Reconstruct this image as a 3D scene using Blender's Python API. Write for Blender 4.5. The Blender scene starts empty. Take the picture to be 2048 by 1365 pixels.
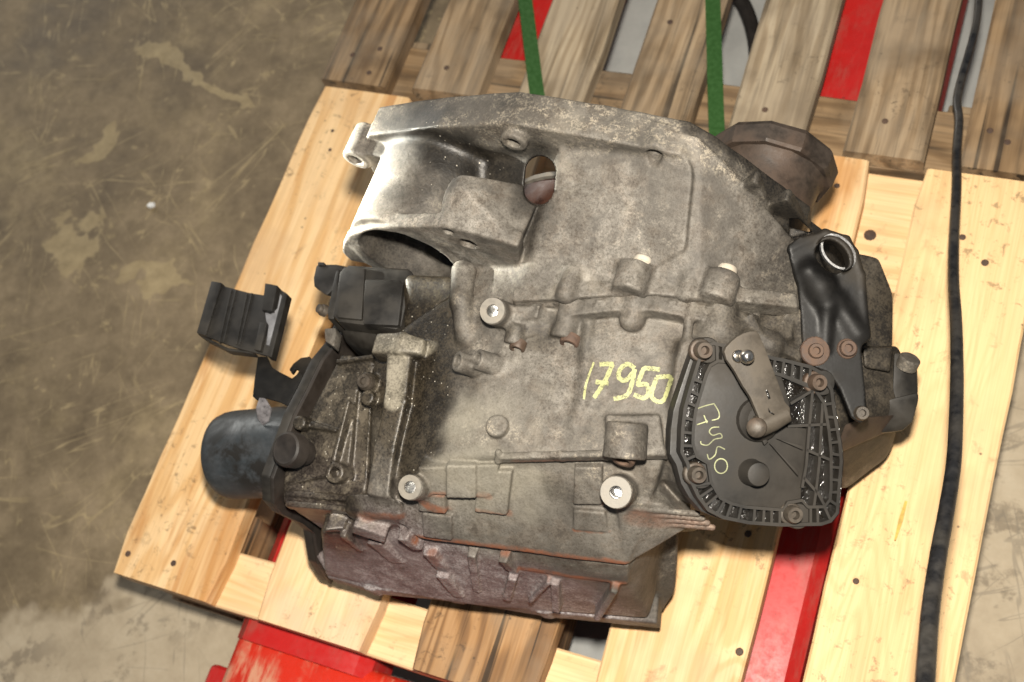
import bpy, bmesh, math, random
import numpy as np
import openvdb as vdb
from mathutils import Vector, Matrix
from mathutils.bvhtree import BVHTree

random.seed(7)
rng = np.random.RandomState(7)
scene = bpy.context.scene
COL = scene.collection

# ------------------------------------------------------------------ camera
# metres; z = 0 is the deck of the two pallets, x across the boards, y along them
CAM = np.array([0.76296, -0.06416, 1.07640])
CM = np.array([[0.91681267, -0.191228, 0.35055154],
               [0.31028083, 0.89374753, -0.32394623],
               [-0.25135698, 0.40576743, 0.87873344]])
FPX = 2430.78
cam_d = bpy.data.cameras.new('camera')
cam = bpy.data.objects.new('camera', cam_d)
COL.objects.link(cam)
M4 = Matrix.Identity(4)
for i in range(3):
    for j in range(3):
        M4[i][j] = CM[i][j]
    M4[i][3] = CAM[i]
cam.matrix_world = M4
cam_d.sensor_width = 36.0
cam_d.lens = FPX * 36.0 / 2048.0
cam_d.clip_start = 0.02
cam_d.clip_end = 60.0
cam_d.dof.use_dof = True
cam_d.dof.focus_distance = 0.87
cam_d.dof.aperture_fstop = 9.0
scene.camera = cam

# ------------------------------------------------------------------ light
world = bpy.data.worlds.new('World')
scene.world = world
world.use_nodes = True
bg = world.node_tree.nodes['Background']
bg.inputs['Color'].default_value = (0.80, 0.88, 1.0, 1)
bg.inputs['Strength'].default_value = 0.13

def area(name, loc, target, size, power, color, spread=math.pi):
    l = bpy.data.lights.new(name, 'AREA')
    l.shape = 'DISK'
    l.size = size
    l.energy = power
    l.color = color
    l.spread = spread
    o = bpy.data.objects.new(name, l)
    COL.objects.link(o)
    o.location = loc
    d = Vector(target) - Vector(loc)
    o.rotation_euler = d.to_track_quat('-Z', 'Y').to_euler()
    return o

up = CM[:, 1]
back = CM[:, 2]
flash_loc = CAM + up * 0.105 + back * 0.02
area('camera_flash', tuple(flash_loc), (0.45, 0.35, 0.05), 0.05, 28.5, (1.0, 0.93, 0.82))
area('doorway_daylight', (-2.6, 1.9, 1.1), (0.2, 0.4, 0.0), 1.8, 42.0, (1.0, 0.96, 0.88))
# low sun from a doorway on the left, cut to a narrow beam by its frame
sl = bpy.data.lights.new('doorway_sunbeam', 'SPOT')
sl.energy = 11500.0; sl.color = (1.0, 0.98, 0.86); sl.spot_size = math.radians(2.5); sl.spot_blend = 0.85; sl.shadow_soft_size = 0.04
so = bpy.data.objects.new('doorway_sunbeam', sl); COL.objects.link(so)
so.location = (-2.2, 0.12, 0.66)
so.rotation_euler = (Vector((0.282, 0.332, 0.280)) - Vector(so.location)).to_track_quat('-Z', 'Y').to_euler()

scene.view_settings.view_transform = 'Standard'
scene.view_settings.look = 'None'
scene.view_settings.exposure = 0.0
scene.view_settings.gamma = 1.0

# ------------------------------------------------------------------ picture rays -> points on real planes
def ray(px, py):
    return CM @ np.array([px - 1024.0, -(py - 682.5), -FPX])
def Zp(px, py, z):
    d = ray(px, py); return CAM + d * (z - CAM[2]) / d[2]
def Yp(px, py, y):
    d = ray(px, py); return CAM + d * (y - CAM[1]) / d[1]
def Xp(px, py, x):
    d = ray(px, py); return CAM + d * (x - CAM[0]) / d[0]
def Pp(px, py, P, n):
    d = ray(px, py); return CAM + d * np.dot(P - CAM, n) / np.dot(d, n)
def nrm(v):
    v = np.array(v, float); return v / np.linalg.norm(v)
def frame(n, hint=(0, 1, 0)):
    n = nrm(n); h = np.array(hint, float)
    if abs(np.dot(n, h)) > 0.95: h = np.array([1.0, 0, 0])
    u = nrm(np.cross(h, n)); v = np.cross(n, u)
    return u, v, n

# ------------------------------------------------------------------ node helpers
class NT:
    def __init__(self, name):
        self.m = bpy.data.materials.new(name); self.m.use_nodes = True
        self.t = self.m.node_tree; self.n = self.t.nodes; self.n.clear()
        self.out = self.n.new('ShaderNodeOutputMaterial')
        self.b = self.n.new('ShaderNodeBsdfPrincipled')
        self.t.links.new(self.b.outputs[0], self.out.inputs[0])
        self.tc = self.n.new('ShaderNodeTexCoord')
        self.geo = self.n.new('ShaderNodeNewGeometry')
        self.oi = self.n.new('ShaderNodeObjectInfo')
        self.obj = self.tc.outputs['Object']
        self.pos = self.geo.outputs['Position']
    def _in(self, sock, v):
        if v is None: return
        if isinstance(v, bpy.types.NodeSocket): self.t.links.new(v, sock)
        else:
            if isinstance(v, (tuple, list)) and len(v) == 3 and sock.type == 'RGBA': v = (*v, 1)
            sock.default_value = v
    def math(self, op, a, b=None, c=None, clamp=False):
        n = self.n.new('ShaderNodeMath'); n.operation = op; n.use_clamp = clamp
        self._in(n.inputs[0], a); self._in(n.inputs[1], b); self._in(n.inputs[2], c)
        return n.outputs[0]
    def vmath(self, op, a, b=None):
        n = self.n.new('ShaderNodeVectorMath'); n.operation = op
        self._in(n.inputs[0], a); self._in(n.inputs[1], b)
        return n.outputs['Value'] if op in ('DISTANCE', 'LENGTH', 'DOT_PRODUCT') else n.outputs[0]
    def mapping(self, v, scale=(1, 1, 1), loc=(0, 0, 0), rot=(0, 0, 0)):
        n = self.n.new('ShaderNodeMapping')
        self._in(n.inputs['Vector'], v); n.inputs['Scale'].default_value = scale
        self._in(n.inputs['Location'], loc); n.inputs['Rotation'].default_value = rot
        return n.outputs[0]
    def noise(self, v, scale, detail=4, rough=0.55, dist=0.0, color=False):
        n = self.n.new('ShaderNodeTexNoise')
        self._in(n.inputs['Vector'], v); n.inputs['Scale'].default_value = scale
        n.inputs['Detail'].default_value = detail; n.inputs['Roughness'].default_value = rough
        n.inputs['Distortion'].default_value = dist
        return n.outputs['Color'] if color else n.outputs['Fac']
    def voro(self, v, scale, feature='F1', rand=1.0, out='Distance'):
        n = self.n.new('ShaderNodeTexVoronoi'); n.feature = feature
        self._in(n.inputs['Vector'], v); n.inputs['Scale'].default_value = scale
        n.inputs['Randomness'].default_value = rand
        return n.outputs[out]
    def wave(self, v, scale, dist, detail=2, dscale=1.0, direction='X'):
        n = self.n.new('ShaderNodeTexWave'); n.bands_direction = direction
        self._in(n.inputs['Vector'], v); n.inputs['Scale'].default_value = scale
        n.inputs['Distortion'].default_value = dist; n.inputs['Detail'].default_value = detail
        n.inputs['Detail Scale'].default_value = dscale
        return n.outputs['Fac']
    def rng(self, v, a, b, c=0.0, d=1.0, smooth=True):
        n = self.n.new('ShaderNodeMapRange'); n.clamp = True
        n.interpolation_type = 'SMOOTHSTEP' if smooth else 'LINEAR'
        self._in(n.inputs[0], v)
        for k, q in zip((1, 2, 3, 4), (a, b, c, d)): n.inputs[k].default_value = q
        return n.outputs[0]
    def mix(self, f, a, b, mode='MIX'):
        n = self.n.new('ShaderNodeMix'); n.data_type = 'RGBA'; n.blend_type = mode
        self._in(n.inputs[0], f); self._in(n.inputs[6], a); self._in(n.inputs[7], b)
        return n.outputs[2]
    def ramp(self, v, stops):
        n = self.n.new('ShaderNodeValToRGB'); self._in(n.inputs[0], v)
        e = n.color_ramp.elements
        while len(e) < len(stops): e.new(0.5)
        for k, (p, c) in zip(e, stops): k.position = p; k.color = (*c, 1)
        return n.outputs[0]
    def sep(self, v):
        n = self.n.new('ShaderNodeSeparateXYZ'); self._in(n.inputs[0], v); return n.outputs
    def comb(self, x, y, z):
        n = self.n.new('ShaderNodeCombineXYZ')
        for i, q in enumerate((x, y, z)): self._in(n.inputs[i], q)
        return n.outputs[0]
    def blob(self, v, c, rad, soft=0.5):
        """1 inside an ellipsoid patch, fading to 0 at its rim"""
        d = self.vmath('SUBTRACT', v, tuple(c))
        s = self.vmath('MULTIPLY', d, tuple(1.0 / r for r in rad))
        return self.rng(self.vmath('LENGTH', s), 1.0 - soft, 1.0 + soft * 0.2, 1.0, 0.0)
    def bump(self, h, strength=0.3, dist=0.001, prev=None):
        n = self.n.new('ShaderNodeBump'); n.inputs['Strength'].default_value = strength
        n.inputs['Distance'].default_value = dist
        self._in(n.inputs['Height'], h)
        if prev is not None: self.t.links.new(prev, n.inputs['Normal'])
        return n.outputs[0]
    def set(self, color=None, rough=None, metal=None, normal=None, spec=None, coat=None, coat_rough=None, alpha=None):
        i = self.b.inputs
        if color is not None: self._in(i['Base Color'], color)
        if rough is not None: self._in(i['Roughness'], rough)
        if metal is not None: self._in(i['Metallic'], metal)
        if normal is not None: self._in(i['Normal'], normal)
        if spec is not None: self._in(i['Specular IOR Level'], spec)
        if coat is not None: self._in(i['Coat Weight'], coat)
        if coat_rough is not None: self._in(i['Coat Roughness'], coat_rough)
        if alpha is not None: self._in(i['Alpha'], alpha)
        return self.m

# ------------------------------------------------------------------ materials
def mat_wood(name, stops, dark, stain, grain=55.0, weather=0.0, rough=0.62, dirt=0.5, figure=0.5, streak=0.6):
    t = NT(name)
    off = t.math('MULTIPLY', t.oi.outputs['Random'], 37.0)
    p = t.vmath('ADD', t.obj, t.comb(off, t.math('MULTIPLY', off, 1.7), 0.0))
    lo = t.mapping(p, (1.0, 0.16, 1.0))
    warp = t.noise(lo, 9.0, 3, 0.5)
    x, y, z = t.sep(p)
    # cathedral figure: rings round a slowly wandering pith line, knots pulling them aside
    kn = t.voro(t.mapping(p, (1.0, 0.55, 0.2)), 5.5)
    knot = t.rng(kn, 0.05, 0.17, 1.0, 0.0)
    xx = t.math('ADD', x, t.math('MULTIPLY', t.math('SUBTRACT', warp, 0.5), 0.30))
    xx = t.math('ADD', xx, t.math('MULTIPLY', knot, 0.05))
    fine = t.noise(t.mapping(p, (1.0, 0.03, 1.0)), 260.0, 3, 0.6)
    ring = t.math('SINE', t.math('ADD', t.math('MULTIPLY', xx, grain * 6.283), t.math('MULTIPLY', fine, 2.0)))
    ring = t.rng(ring, -1.0, 1.0)
    ring = t.math('POWER', ring, 1.8)
    broad = t.noise(t.mapping(p, (1.0, 0.22, 1.0)), 14.0, 3, 0.5)
    f = t.math('ADD', t.math('MULTIPLY', ring, figure), t.math('MULTIPLY', broad, 1.0 - figure))
    f = t.math('ADD', f, t.math('MULTIPLY', t.math('SUBTRACT', fine, 0.5), 0.35))
    c = t.ramp(f, stops)
    st = t.noise(t.mapping(t.vmath('ADD', p, (5.0, 2.0, 0)), (1.0, 0.10, 1.0)), 26.0, 4, 0.6, 0.6)
    c = t.mix(t.rng(st, 0.52, 0.66, 0.0, streak), c, stops[-1][1])
    c = t.mix(t.rng(st, 0.46, 0.34, 0.0, 0.35), c, stops[0][1])
    core = t.rng(kn, 0.02, 0.055, 1.0, 0.0)
    pick = t.rng(t.sep(t.voro(t.mapping(p, (1.0, 0.55, 0.2)), 5.5, out='Color'))[0], 0.60, 0.64)
    c = t.mix(t.math('MULTIPLY', t.math('MULTIPLY', core, pick), 0.8), c, dark)
    fib = t.noise(t.mapping(p, (1.0, 0.012, 1.0)), 420.0, 2, 0.7)
    c = t.mix(t.rng(fib, 0.35, 0.75, 0.0, 0.35), c, t.mix(1.0, c, (0.62, 0.55, 0.48), 'MULTIPLY'))
    big = t.noise(p, 7.0, 4, 0.6)
    c = t.mix(t.rng(big, 0.48, 0.72, 0.0, dirt), c, stain)
    # boot and tyre scuffs: short dark broken marks
    sc = t.noise(t.vmath('ADD', p, (3.1, 0, 0)), 75.0, 5, 0.8, 0.5)
    zone = t.rng(t.noise(t.vmath('ADD', p, (9.0, 4.0, 0)), 6.0, 2, 0.5), 0.46, 0.60)
    sm = t.math('MAXIMUM', t.math('MULTIPLY', t.rng(sc, 0.56, 0.64), zone), t.math('MULTIPLY', t.rng(t.noise(t.vmath('ADD', p, (1.7, 6, 0)), 30.0, 5, 0.75, 0.3), 0.58, 0.72), 0.6))
    c = t.mix(t.math('MULTIPLY', sm, 0.30 + dirt * 0.4), c, dark)
    sp = t.voro(p, 62.0)
    c = t.mix(t.math('MULTIPLY', t.rng(sp, 0.05, 0.10, 1.0, 0.0), t.rng(t.noise(p, 22.0, 1), 0.52, 0.6, 0, 0.7)), c, dark)
    if weather:
        g = t.noise(t.mapping(p, (1.0, 0.05, 1.0)), 90.0, 4, 0.7)
        c = t.mix(t.rng(g, 0.45, 0.7, 0.0, weather), c, (0.05, 0.035, 0.022))
        cr = t.noise(t.mapping(p, (1.0, 0.02, 1.0)), 85.0, 3, 0.55)
        c = t.mix(t.rng(cr, 0.60, 0.66, 0.0, 0.85), c, (0.02, 0.014, 0.009))
        gr = t.noise(p, 11.0, 3)
        c = t.mix(t.rng(gr, 0.4, 0.65, 0.0, 0.35), c, (0.27, 0.22, 0.16))
    # sawn ends are darker and rougher
    c = t.mix(0.0, c, c)
    h = t.math('ADD', t.math('MULTIPLY', ring, 0.3), t.math('ADD', fib, t.math('MULTIPLY', sc, 0.3)))
    return t.set(c, rough, 0.0, t.bump(h, 0.35 + weather * 0.3, 0.0006), 0.3)

WOOD = [mat_wood('pine', [(0.0, (0.78, 0.57, 0.33)), (0.45, (0.71, 0.48, 0.245)), (0.8, (0.60, 0.35, 0.14)), (1.0, (0.46, 0.21, 0.06))],
                 (0.055, 0.035, 0.02), (0.50, 0.32, 0.17), 30, 0, 0.6, 0.6, 0.35, 0.75),
        mat_wood('pale_pine', [(0.0, (0.80, 0.565, 0.30)), (0.5, (0.74, 0.505, 0.255)), (0.85, (0.64, 0.41, 0.19)), (1.0, (0.54, 0.31, 0.13))],
                 (0.06, 0.04, 0.025), (0.50, 0.345, 0.19), 110, 0, 0.6, 0.55, 0.22, 0.35),
        mat_wood('stained_wood', [(0.0, (0.46, 0.28, 0.14)), (0.5, (0.33, 0.18, 0.075)), (1.0, (0.12, 0.06, 0.028))],
                 (0.03, 0.018, 0.01), (0.20, 0.11, 0.05), 45, 0.35, 0.7, 0.7, 0.5),
        mat_wood('cross_pine', [(0.0, (0.82, 0.60, 0.36)), (0.5, (0.76, 0.52, 0.28)), (0.85, (0.66, 0.42, 0.2)), (1.0, (0.52, 0.3, 0.13))],
                 (0.07, 0.045, 0.03), (0.56, 0.41, 0.30), 60, 0, 0.6, 0.6, 0.25, 0.4)]
OLD = [mat_wood('old_wood', [(0.0, (0.40, 0.30, 0.19)), (0.5, (0.28, 0.195, 0.112)), (1.0, (0.12, 0.078, 0.042))],
                (0.03, 0.02, 0.013), (0.085, 0.057, 0.033), 40, 0.6, 0.75, 0.85, 0.4),
       mat_wood('old_wood_grey', [(0.0, (0.47, 0.395, 0.285)), (0.5, (0.35, 0.275, 0.182)), (1.0, (0.16, 0.115, 0.068))],
                (0.035, 0.026, 0.018), (0.12, 0.088, 0.055), 50, 0.55, 0.75, 0.8, 0.4),
       mat_wood('old_wood_brown', [(0.0, (0.35, 0.24, 0.135)), (0.5, (0.24, 0.155, 0.08)), (1.0, (0.11, 0.065, 0.032))],
                (0.025, 0.016, 0.01), (0.07, 0.042, 0.022), 34, 0.6, 0.75, 0.85, 0.45)]

def mat_floor():
    t = NT('concrete')
    p = t.pos
    w = t.vmath('ADD', p, t.vmath('SCALE', t.vmath('SUBTRACT', t.noise(p, 6.0, 4, 0.6, color=True), (0.5, 0.5, 0.5)), None))
    sc = w.node.inputs[1].links[0].from_node; sc.inputs['Scale'].default_value = 0.25
    x, y, z = t.sep(w)
    n1 = t.noise(p, 9.0, 6, 0.65)
    n2 = t.noise(p, 45.0, 5, 0.7)
    pale = t.ramp(t.math('ADD', t.math('MULTIPLY', n1, 0.6), t.math('MULTIPLY', n2, 0.4)),
                  [(0.3, (0.32, 0.26, 0.18)), (0.5, (0.42, 0.35, 0.25)), (0.7, (0.50, 0.43, 0.32))])
    brown = t.ramp(t.math('ADD', t.math('MULTIPLY', n1, 0.7), t.math('MULTIPLY', n2, 0.3)),
                   [(0.36, (0.110, 0.082, 0.050)), (0.5, (0.185, 0.142, 0.088)), (0.64, (0.275, 0.214, 0.136))])
    # old dark coating left of the pallets, worn through in the near corner
    d = t.math('ADD', t.math('MULTIPLY', x, -0.62), t.math('MULTIPLY', y, 0.78))
    m = t.rng(d, 0.055, 0.085)
    m = t.math('MULTIPLY', m, t.rng(x, 0.10, 0.02, 0.0, 1.0))
    m2 = t.rng(x, 0.12, 0.04, 0.0, 1.0)
    # scratches and chips through the coating
    chips = t.rng(t.noise(t.mapping(p, (1, 1, 1), rot=(0, 0, 0.5)), 30.0, 5, 0.75, 0.3), 0.59, 0.68)
    pat = t.rng(t.noise(t.vmath('ADD', p, (5, 2, 0)), 7.0, 3, 0.6), 0.44, 0.62)
    wear = t.math('MULTIPLY', chips, pat)
    wear = t.math('MAXIMUM', wear, t.math('MULTIPLY', t.rng(t.noise(t.vmath('ADD', p, (1.3, 0.7, 0)), 10.0, 5, 0.7), 0.63, 0.70), 0.8))
    def scratch(rot, sx, sy, seed, a, b):
        q = t.mapping(t.mapping(p, rot=(0, 0, rot)), (sx, sy, 1), (seed, seed * 0.7, 0))
        s = t.noise(q, 1.0, 3, 0.55, 0.25)
        r = t.math('ABSOLUTE', t.math('SUBTRACT', s, 0.5))
        gate = t.rng(t.noise(t.vmath('ADD', p, (seed, 0, 0)), 8.0, 3), 0.48, 0.6)
        return t.math('MULTIPLY', t.rng(r, a, b, 1.0, 0.0), gate)
    s1 = scratch(0.45, 16, 2.2, 3.3, 0.002, 0.006)
    s2 = scratch(-0.9, 20, 2.0, 8.1, 0.002, 0.006)
    s3 = scratch(1.4, 14, 1.6, 5.9, 0.002, 0.007)
    s4 = scratch(-0.35, 22, 2.6, 12.3, 0.002, 0.008)
    s5 = scratch(1.0, 18, 2.0, 17.7, 0.002, 0.007)
    scr = t.math('MAXIMUM', t.math('MAXIMUM', t.math('MAXIMUM', s1, s2), s3), t.math('MAXIMUM', s4, s5))
    wear = t.math('MAXIMUM', wear, t.math('MULTIPLY', scr, 0.75))
    flk = t.math('MULTIPLY', t.rng(t.voro(t.vmath('ADD', p, t.vmath('MULTIPLY', t.noise(p, 60.0, 3, 0.6, color=True), (0.02, 0.02, 0.0))), 46.0), 0.10, 0.2, 1.0, 0.0), t.rng(t.noise(t.vmath('ADD', p, (1, 8, 0)), 12.0, 3), 0.45, 0.6))
    wear = t.math('MAXIMUM', wear, t.math('MULTIPLY', flk, 0.7))
    wear = t.math('MAXIMUM', wear, t.rng(t.noise(t.vmath('ADD', p, (2, 2, 2)), 4.5, 6, 0.7), 0.52, 0.72, 0.0, 0.55))
    def scrape(c, rx, ry, ang):
        ca, sa = math.cos(ang), math.sin(ang)
        wx = t.math('SUBTRACT', x, c[0]); wy = t.math('SUBTRACT', y, c[1])
        u = t.math('ADD', t.math('MULTIPLY', wx, ca / rx), t.math('MULTIPLY', wy, sa / rx))
        v = t.math('ADD', t.math('MULTIPLY', wx, -sa / ry), t.math('MULTIPLY', wy, ca / ry))
        r = t.math('SQRT', t.math('ADD', t.math('MULTIPLY', u, u), t.math('MULTIPLY', v, v)))
        r = t.math('ADD', r, t.math('MULTIPLY', t.math('SUBTRACT', n2, 0.5), 1.5))
        return t.rng(r, 0.8, 1.05, 0.9, 0.0)
    for px, py, rx, ry, ang in ((350, 115, 0.085, 0.016, -0.24), (440, 165, 0.06, 0.014, -0.36), (320, 128, 0.05, 0.010, -0.25),
                                (185, 290, 0.032, 0.024, 0.5), (170, 480, 0.045, 0.03, 0.2), (330, 560, 0.07, 0.016, -0.1), (20, 235, 0.02, 0.012, 0)):
        P = Zp(px, py, -0.2)
        wear = t.math('MAXIMUM', wear, scrape(P, rx, ry, ang))
    worn = t.ramp(n2, [(0.3, (0.27, 0.21, 0.115)), (0.7, (0.44, 0.35, 0.20))])
    coat = t.mix(t.math('MULTIPLY', wear, 0.85), brown, worn)
    pr = t.rng(t.noise(t.vmath('ADD', p, (2, 7, 1)), 26.0, 5, 0.7), 0.52, 0.62)
    pz = t.rng(t.noise(p, 5.0, 2), 0.36, 0.52)
    pale = t.mix(t.math('MULTIPLY', t.math('MULTIPLY', pr, pz), 0.55), pale, (0.13, 0.105, 0.075))
    pale = t.mix(t.math('MULTIPLY', scr, 0.4), pale, (0.16, 0.14, 0.11))
    # greyer floor colour under and beyond the pallets
    grey = t.ramp(n1, [(0.3, (0.26, 0.27, 0.27)), (0.7, (0.40, 0.41, 0.40))])
    gx = t.math('MULTIPLY', t.rng(x, 0.05, 0.18), t.rng(x, 0.80, 0.72))
    pale = t.mix(t.math('MULTIPLY', gx, 0.9), pale, grey)
    c = t.mix(t.math('MULTIPLY', m, m2), pale, coat)
    return t.set(c, t.rng(n1, 0.3, 0.7, 0.62, 0.8), 0.0, t.bump(t.math('ADD', n2, t.math('MULTIPLY', wear, 0.5)), 0.15, 0.001), 0.25)

def mat_paint(name, col, worn=(0.35, 0.28, 0.2), amount=0.5, rough=0.38):
    t = NT(name)
    p = t.pos
    n = t.noise(p, 14.0, 5, 0.6); f = t.noise(p, 120.0, 4, 0.7)
    s = t.noise(t.mapping(p, (1, 0.2, 1), rot=(0, 0, 1.3)), 60.0, 4, 0.7)
    c = t.mix(t.rng(n, 0.35, 0.7, 0, 0.5), col, tuple(q * 0.62 for q in col))
    c = t.mix(t.math('MULTIPLY', t.rng(s, 0.44, 0.62), t.rng(n, 0.40, 0.58, 0, amount)), c, worn)
    c = t.mix(t.rng(f, 0.66, 0.72, 0, 0.7), c, (0.03, 0.015, 0.012))
    return t.set(c, t.rng(f, 0.3, 0.7, rough - 0.08, rough + 0.14), 0.0, t.bump(f, 0.06, 0.001), 0.5)

def mat_alloy(name, kind):
    """dirty cast aluminium; stains and some painted shade sit at fixed places on the casting"""
    t = NT(name)
    p = t.pos
    def warp(scale, amt, det):
        wv = t.vmath('SUBTRACT', t.noise(p, scale, det, 0.55, color=True), (0.5, 0.5, 0.5))
        wn = t.n.new('ShaderNodeVectorMath'); wn.operation = 'SCALE'
        t._in(wn.inputs[0], wv); wn.inputs['Scale'].default_value = amt
        return wn.outputs[0]
    w = t.vmath('ADD', p, warp(20.0, 0.06, 2))
    n1 = t.noise(p, 16.0, 5, 0.6)
    n2 = t.noise(p, 90.0, 5, 0.75)
    n3 = t.noise(p, 520.0, 3, 0.75)
    n4 = t.noise(t.vmath('ADD', p, (4, 2, 1)), 45.0, 6, 0.8)
    n0 = t.noise(t.vmath('ADD', p, (7, 3, 5)), 7.5, 3, 0.55)
    fine = t.math('ADD', t.math('MULTIPLY', n2, 0.5), t.math('MULTIPLY', n3, 0.5))
    calm = t.rng(n0, 0.40, 0.58, 0.95, 1.75)
    fine = t.math('ADD', 0.5, t.math('MULTIPLY', t.math('SUBTRACT', fine, 0.5), calm))
    mixv = t.math('ADD', t.math('MULTIPLY', t.math('ADD', t.math('MULTIPLY', n1, 0.6), t.math('MULTIPLY', n0, 0.4)), 0.40), t.math('MULTIPLY', fine, 0.60))
    base = t.ramp(mixv, [(0.36, (0.040, 0.032, 0.024)), (0.46, (0.088, 0.078, 0.065)), (0.54, (0.138, 0.125, 0.107)), (0.64, (0.23, 0.212, 0.184))])
    warm = t.rng(n4, 0.46, 0.62, 0.0, 0.22)
    base = t.mix(warm, base, t.mix(1.0, base, (1.10, 0.86, 0.66), 'MULTIPLY'))
    # pale oxide bloom in grains
    bl = t.math('MULTIPLY', t.rng(n2, 0.50, 0.62), t.rng(t.noise(t.vmath('ADD', p, (3, 1, 2)), 11.0, 4, 0.6), 0.49, 0.64))
    gr = t.rng(n3, 0.45, 0.60)
    amt = 0.8
    if kind == 'bell':
        # the flange rim carries most of it
        rimz = t.rng(t.sep(p)[1], 0.355, 0.372)
        amt = t.math('ADD', 0.55, t.math('MULTIPLY', rimz, 0.35))
        bl = t.math('MAXIMUM', bl, t.math('MULTIPLY', rimz, t.rng(t.noise(p, 150.0, 4, 0.8), 0.46, 0.62)))
    base = t.mix(t.math('MULTIPLY', t.math('MULTIPLY', bl, gr), amt), base, (0.40, 0.345, 0.26))
    def patch(px, py, z, rx, ry, rz, soft=0.6):
        return t.blob(w, Zp(px, py, z), (rx, ry, rz), soft)
    def half(P, n, soft):
        d = t.vmath('DOT_PRODUCT', t.vmath('SUBTRACT', w, tuple(P)), tuple(n))
        return t.rng(d, -soft, soft)
    def seg(a, b, r, soft=0.6):
        """stain running along a line on the casting"""
        a = np.array(a); d = np.array(b) - a; L2 = float(np.dot(d, d))
        w2 = t.vmath('SUBTRACT', wsm, tuple(a))
        h = t.math('DIVIDE', t.vmath('DOT_PRODUCT', w2, tuple(d)), L2, clamp=True)
        h = t.math('MINIMUM', t.math('MAXIMUM', h, 0.0), 1.0)
        q = t.n.new('ShaderNodeVectorMath'); q.operation = 'SCALE'; q.inputs[0].default_value = tuple(d)
        t._in(q.inputs['Scale'], h)
        dist = t.vmath('LENGTH', t.vmath('SUBTRACT', w2, q.outputs[0]))
        return t.rng(dist, r * (1 - soft), r, 1.0, 0.0)
    base = t.mix(t.rng(n3, 0.55, 0.68, 0.0, 0.65), base, (0.032, 0.025, 0.019))
    blot = t.math('MULTIPLY', t.rng(n4, 0.57, 0.68), 0.6)
    base = t.mix(blot, base, (0.036, 0.030, 0.024))
    n5 = t.noise(t.vmath('ADD', p, (2, 9, 4)), 20.0, 5, 0.62, 0.8)
    base = t.mix(t.rng(n5, 0.49, 0.63, 0.0, 0.72), base, t.mix(fine, (0.040, 0.036, 0.031), (0.085, 0.076, 0.064)))
    base = t.mix(t.rng(n5, 0.44, 0.32, 0.0, 0.30), base, t.mix(fine, (0.13, 0.115, 0.092), (0.30, 0.27, 0.22)))
    oil_shade_col = t.mix(t.rng(mixv, 0.42, 0.58), (0.006, 0.005, 0.004), (0.028, 0.023, 0.017))
    oil = None
    if kind == 'bell':
        oil_shade = [(patch(950, 320, 0.28, 0.065, 0.045, 0.07, 0.4), .93), (patch(1010, 410, 0.28, 0.06, 0.035, 0.06, 0.5), .8), (patch(850, 410, 0.29, 0.045, 0.035, 0.05, 0.6), .85),
                (patch(1090, 380, 0.30, 0.032, 0.06, 0.05, 0.5), .8), (patch(775, 265, 0.33, 0.05, 0.03, 0.04, 0.5), .7), (patch(950, 305, 0.268, 0.062, 0.045, 0.06, 0.3), .95), (patch(850, 300, 0.30, 0.04, 0.03, 0.05, 0.5), .7), (patch(1045, 330, 0.295, 0.025, 0.03, 0.04, 0.5), .8), (patch(1500, 300, 0.27, 0.06, 0.07, 0.10, 0.35), .72), (patch(1600, 400, 0.22, 0.08, 0.09, 0.12, 0.3), .8), (patch(1690, 520, 0.16, 0.09, 0.12, 0.12, 0.3), .8),  # besides real oil, the recess patches paint in the shade of a deeper pocket
                (patch(800, 230, 0.33, 0.06, 0.02, 0.04, 0.8), .6), (patch(1030, 200, 0.36, 0.035, 0.015, 0.03, 0.8), .45), (patch(740, 560, 0.22, 0.06, 0.03, 0.05, 0.5), .75), (patch(800, 500, 0.262, 0.05, 0.05, 0.035, 0.4), .7), (patch(1570, 540, .26, .03, .05, .05, .6), .55), (patch(1080, 465, 0.295, 0.02, 0.012, 0.03, 0.8), .6),  # the starter bore patch paints the darkness inside the hole
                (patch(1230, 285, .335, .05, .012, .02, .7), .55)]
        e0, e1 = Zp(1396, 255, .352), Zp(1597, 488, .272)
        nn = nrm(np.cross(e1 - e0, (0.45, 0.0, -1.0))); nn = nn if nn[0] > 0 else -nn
        oil_shade.append((half(e0 - nn * 0.002, nn, 0.004), .86))  # greasy side strip; its dark colour also stands for shade in the gusset pockets
        for k, a in oil_shade: base = t.mix(t.math('MULTIPLY', k, a), base, oil_shade_col)
        oil = t.math('MAXIMUM', t.math('MAXIMUM', oil_shade[0][0], oil_shade[1][0]), oil_shade[2][0])
    if kind == 'case':
        red = t.math('MAXIMUM', patch(760, 1110, 0.13, 0.12, 0.10, 0.12, 0.5), patch(950, 1185, 0.10, 0.17, 0.075, 0.10, 0.35))
        base = t.mix(t.math('MULTIPLY', red, 0.8), base, t.ramp(mixv, [(0.37, (0.070, 0.048, 0.048)), (0.46, (0.150, 0.112, 0.112)), (0.53, (0.22, 0.182, 0.182)), (0.61, (0.36, 0.33, 0.33))]))
        wsm = t.vmath('ADD', p, warp(60.0, 0.006, 3))
        rs = t.rng(n2, 0.35, 0.6, 0.35, 1.0)
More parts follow.
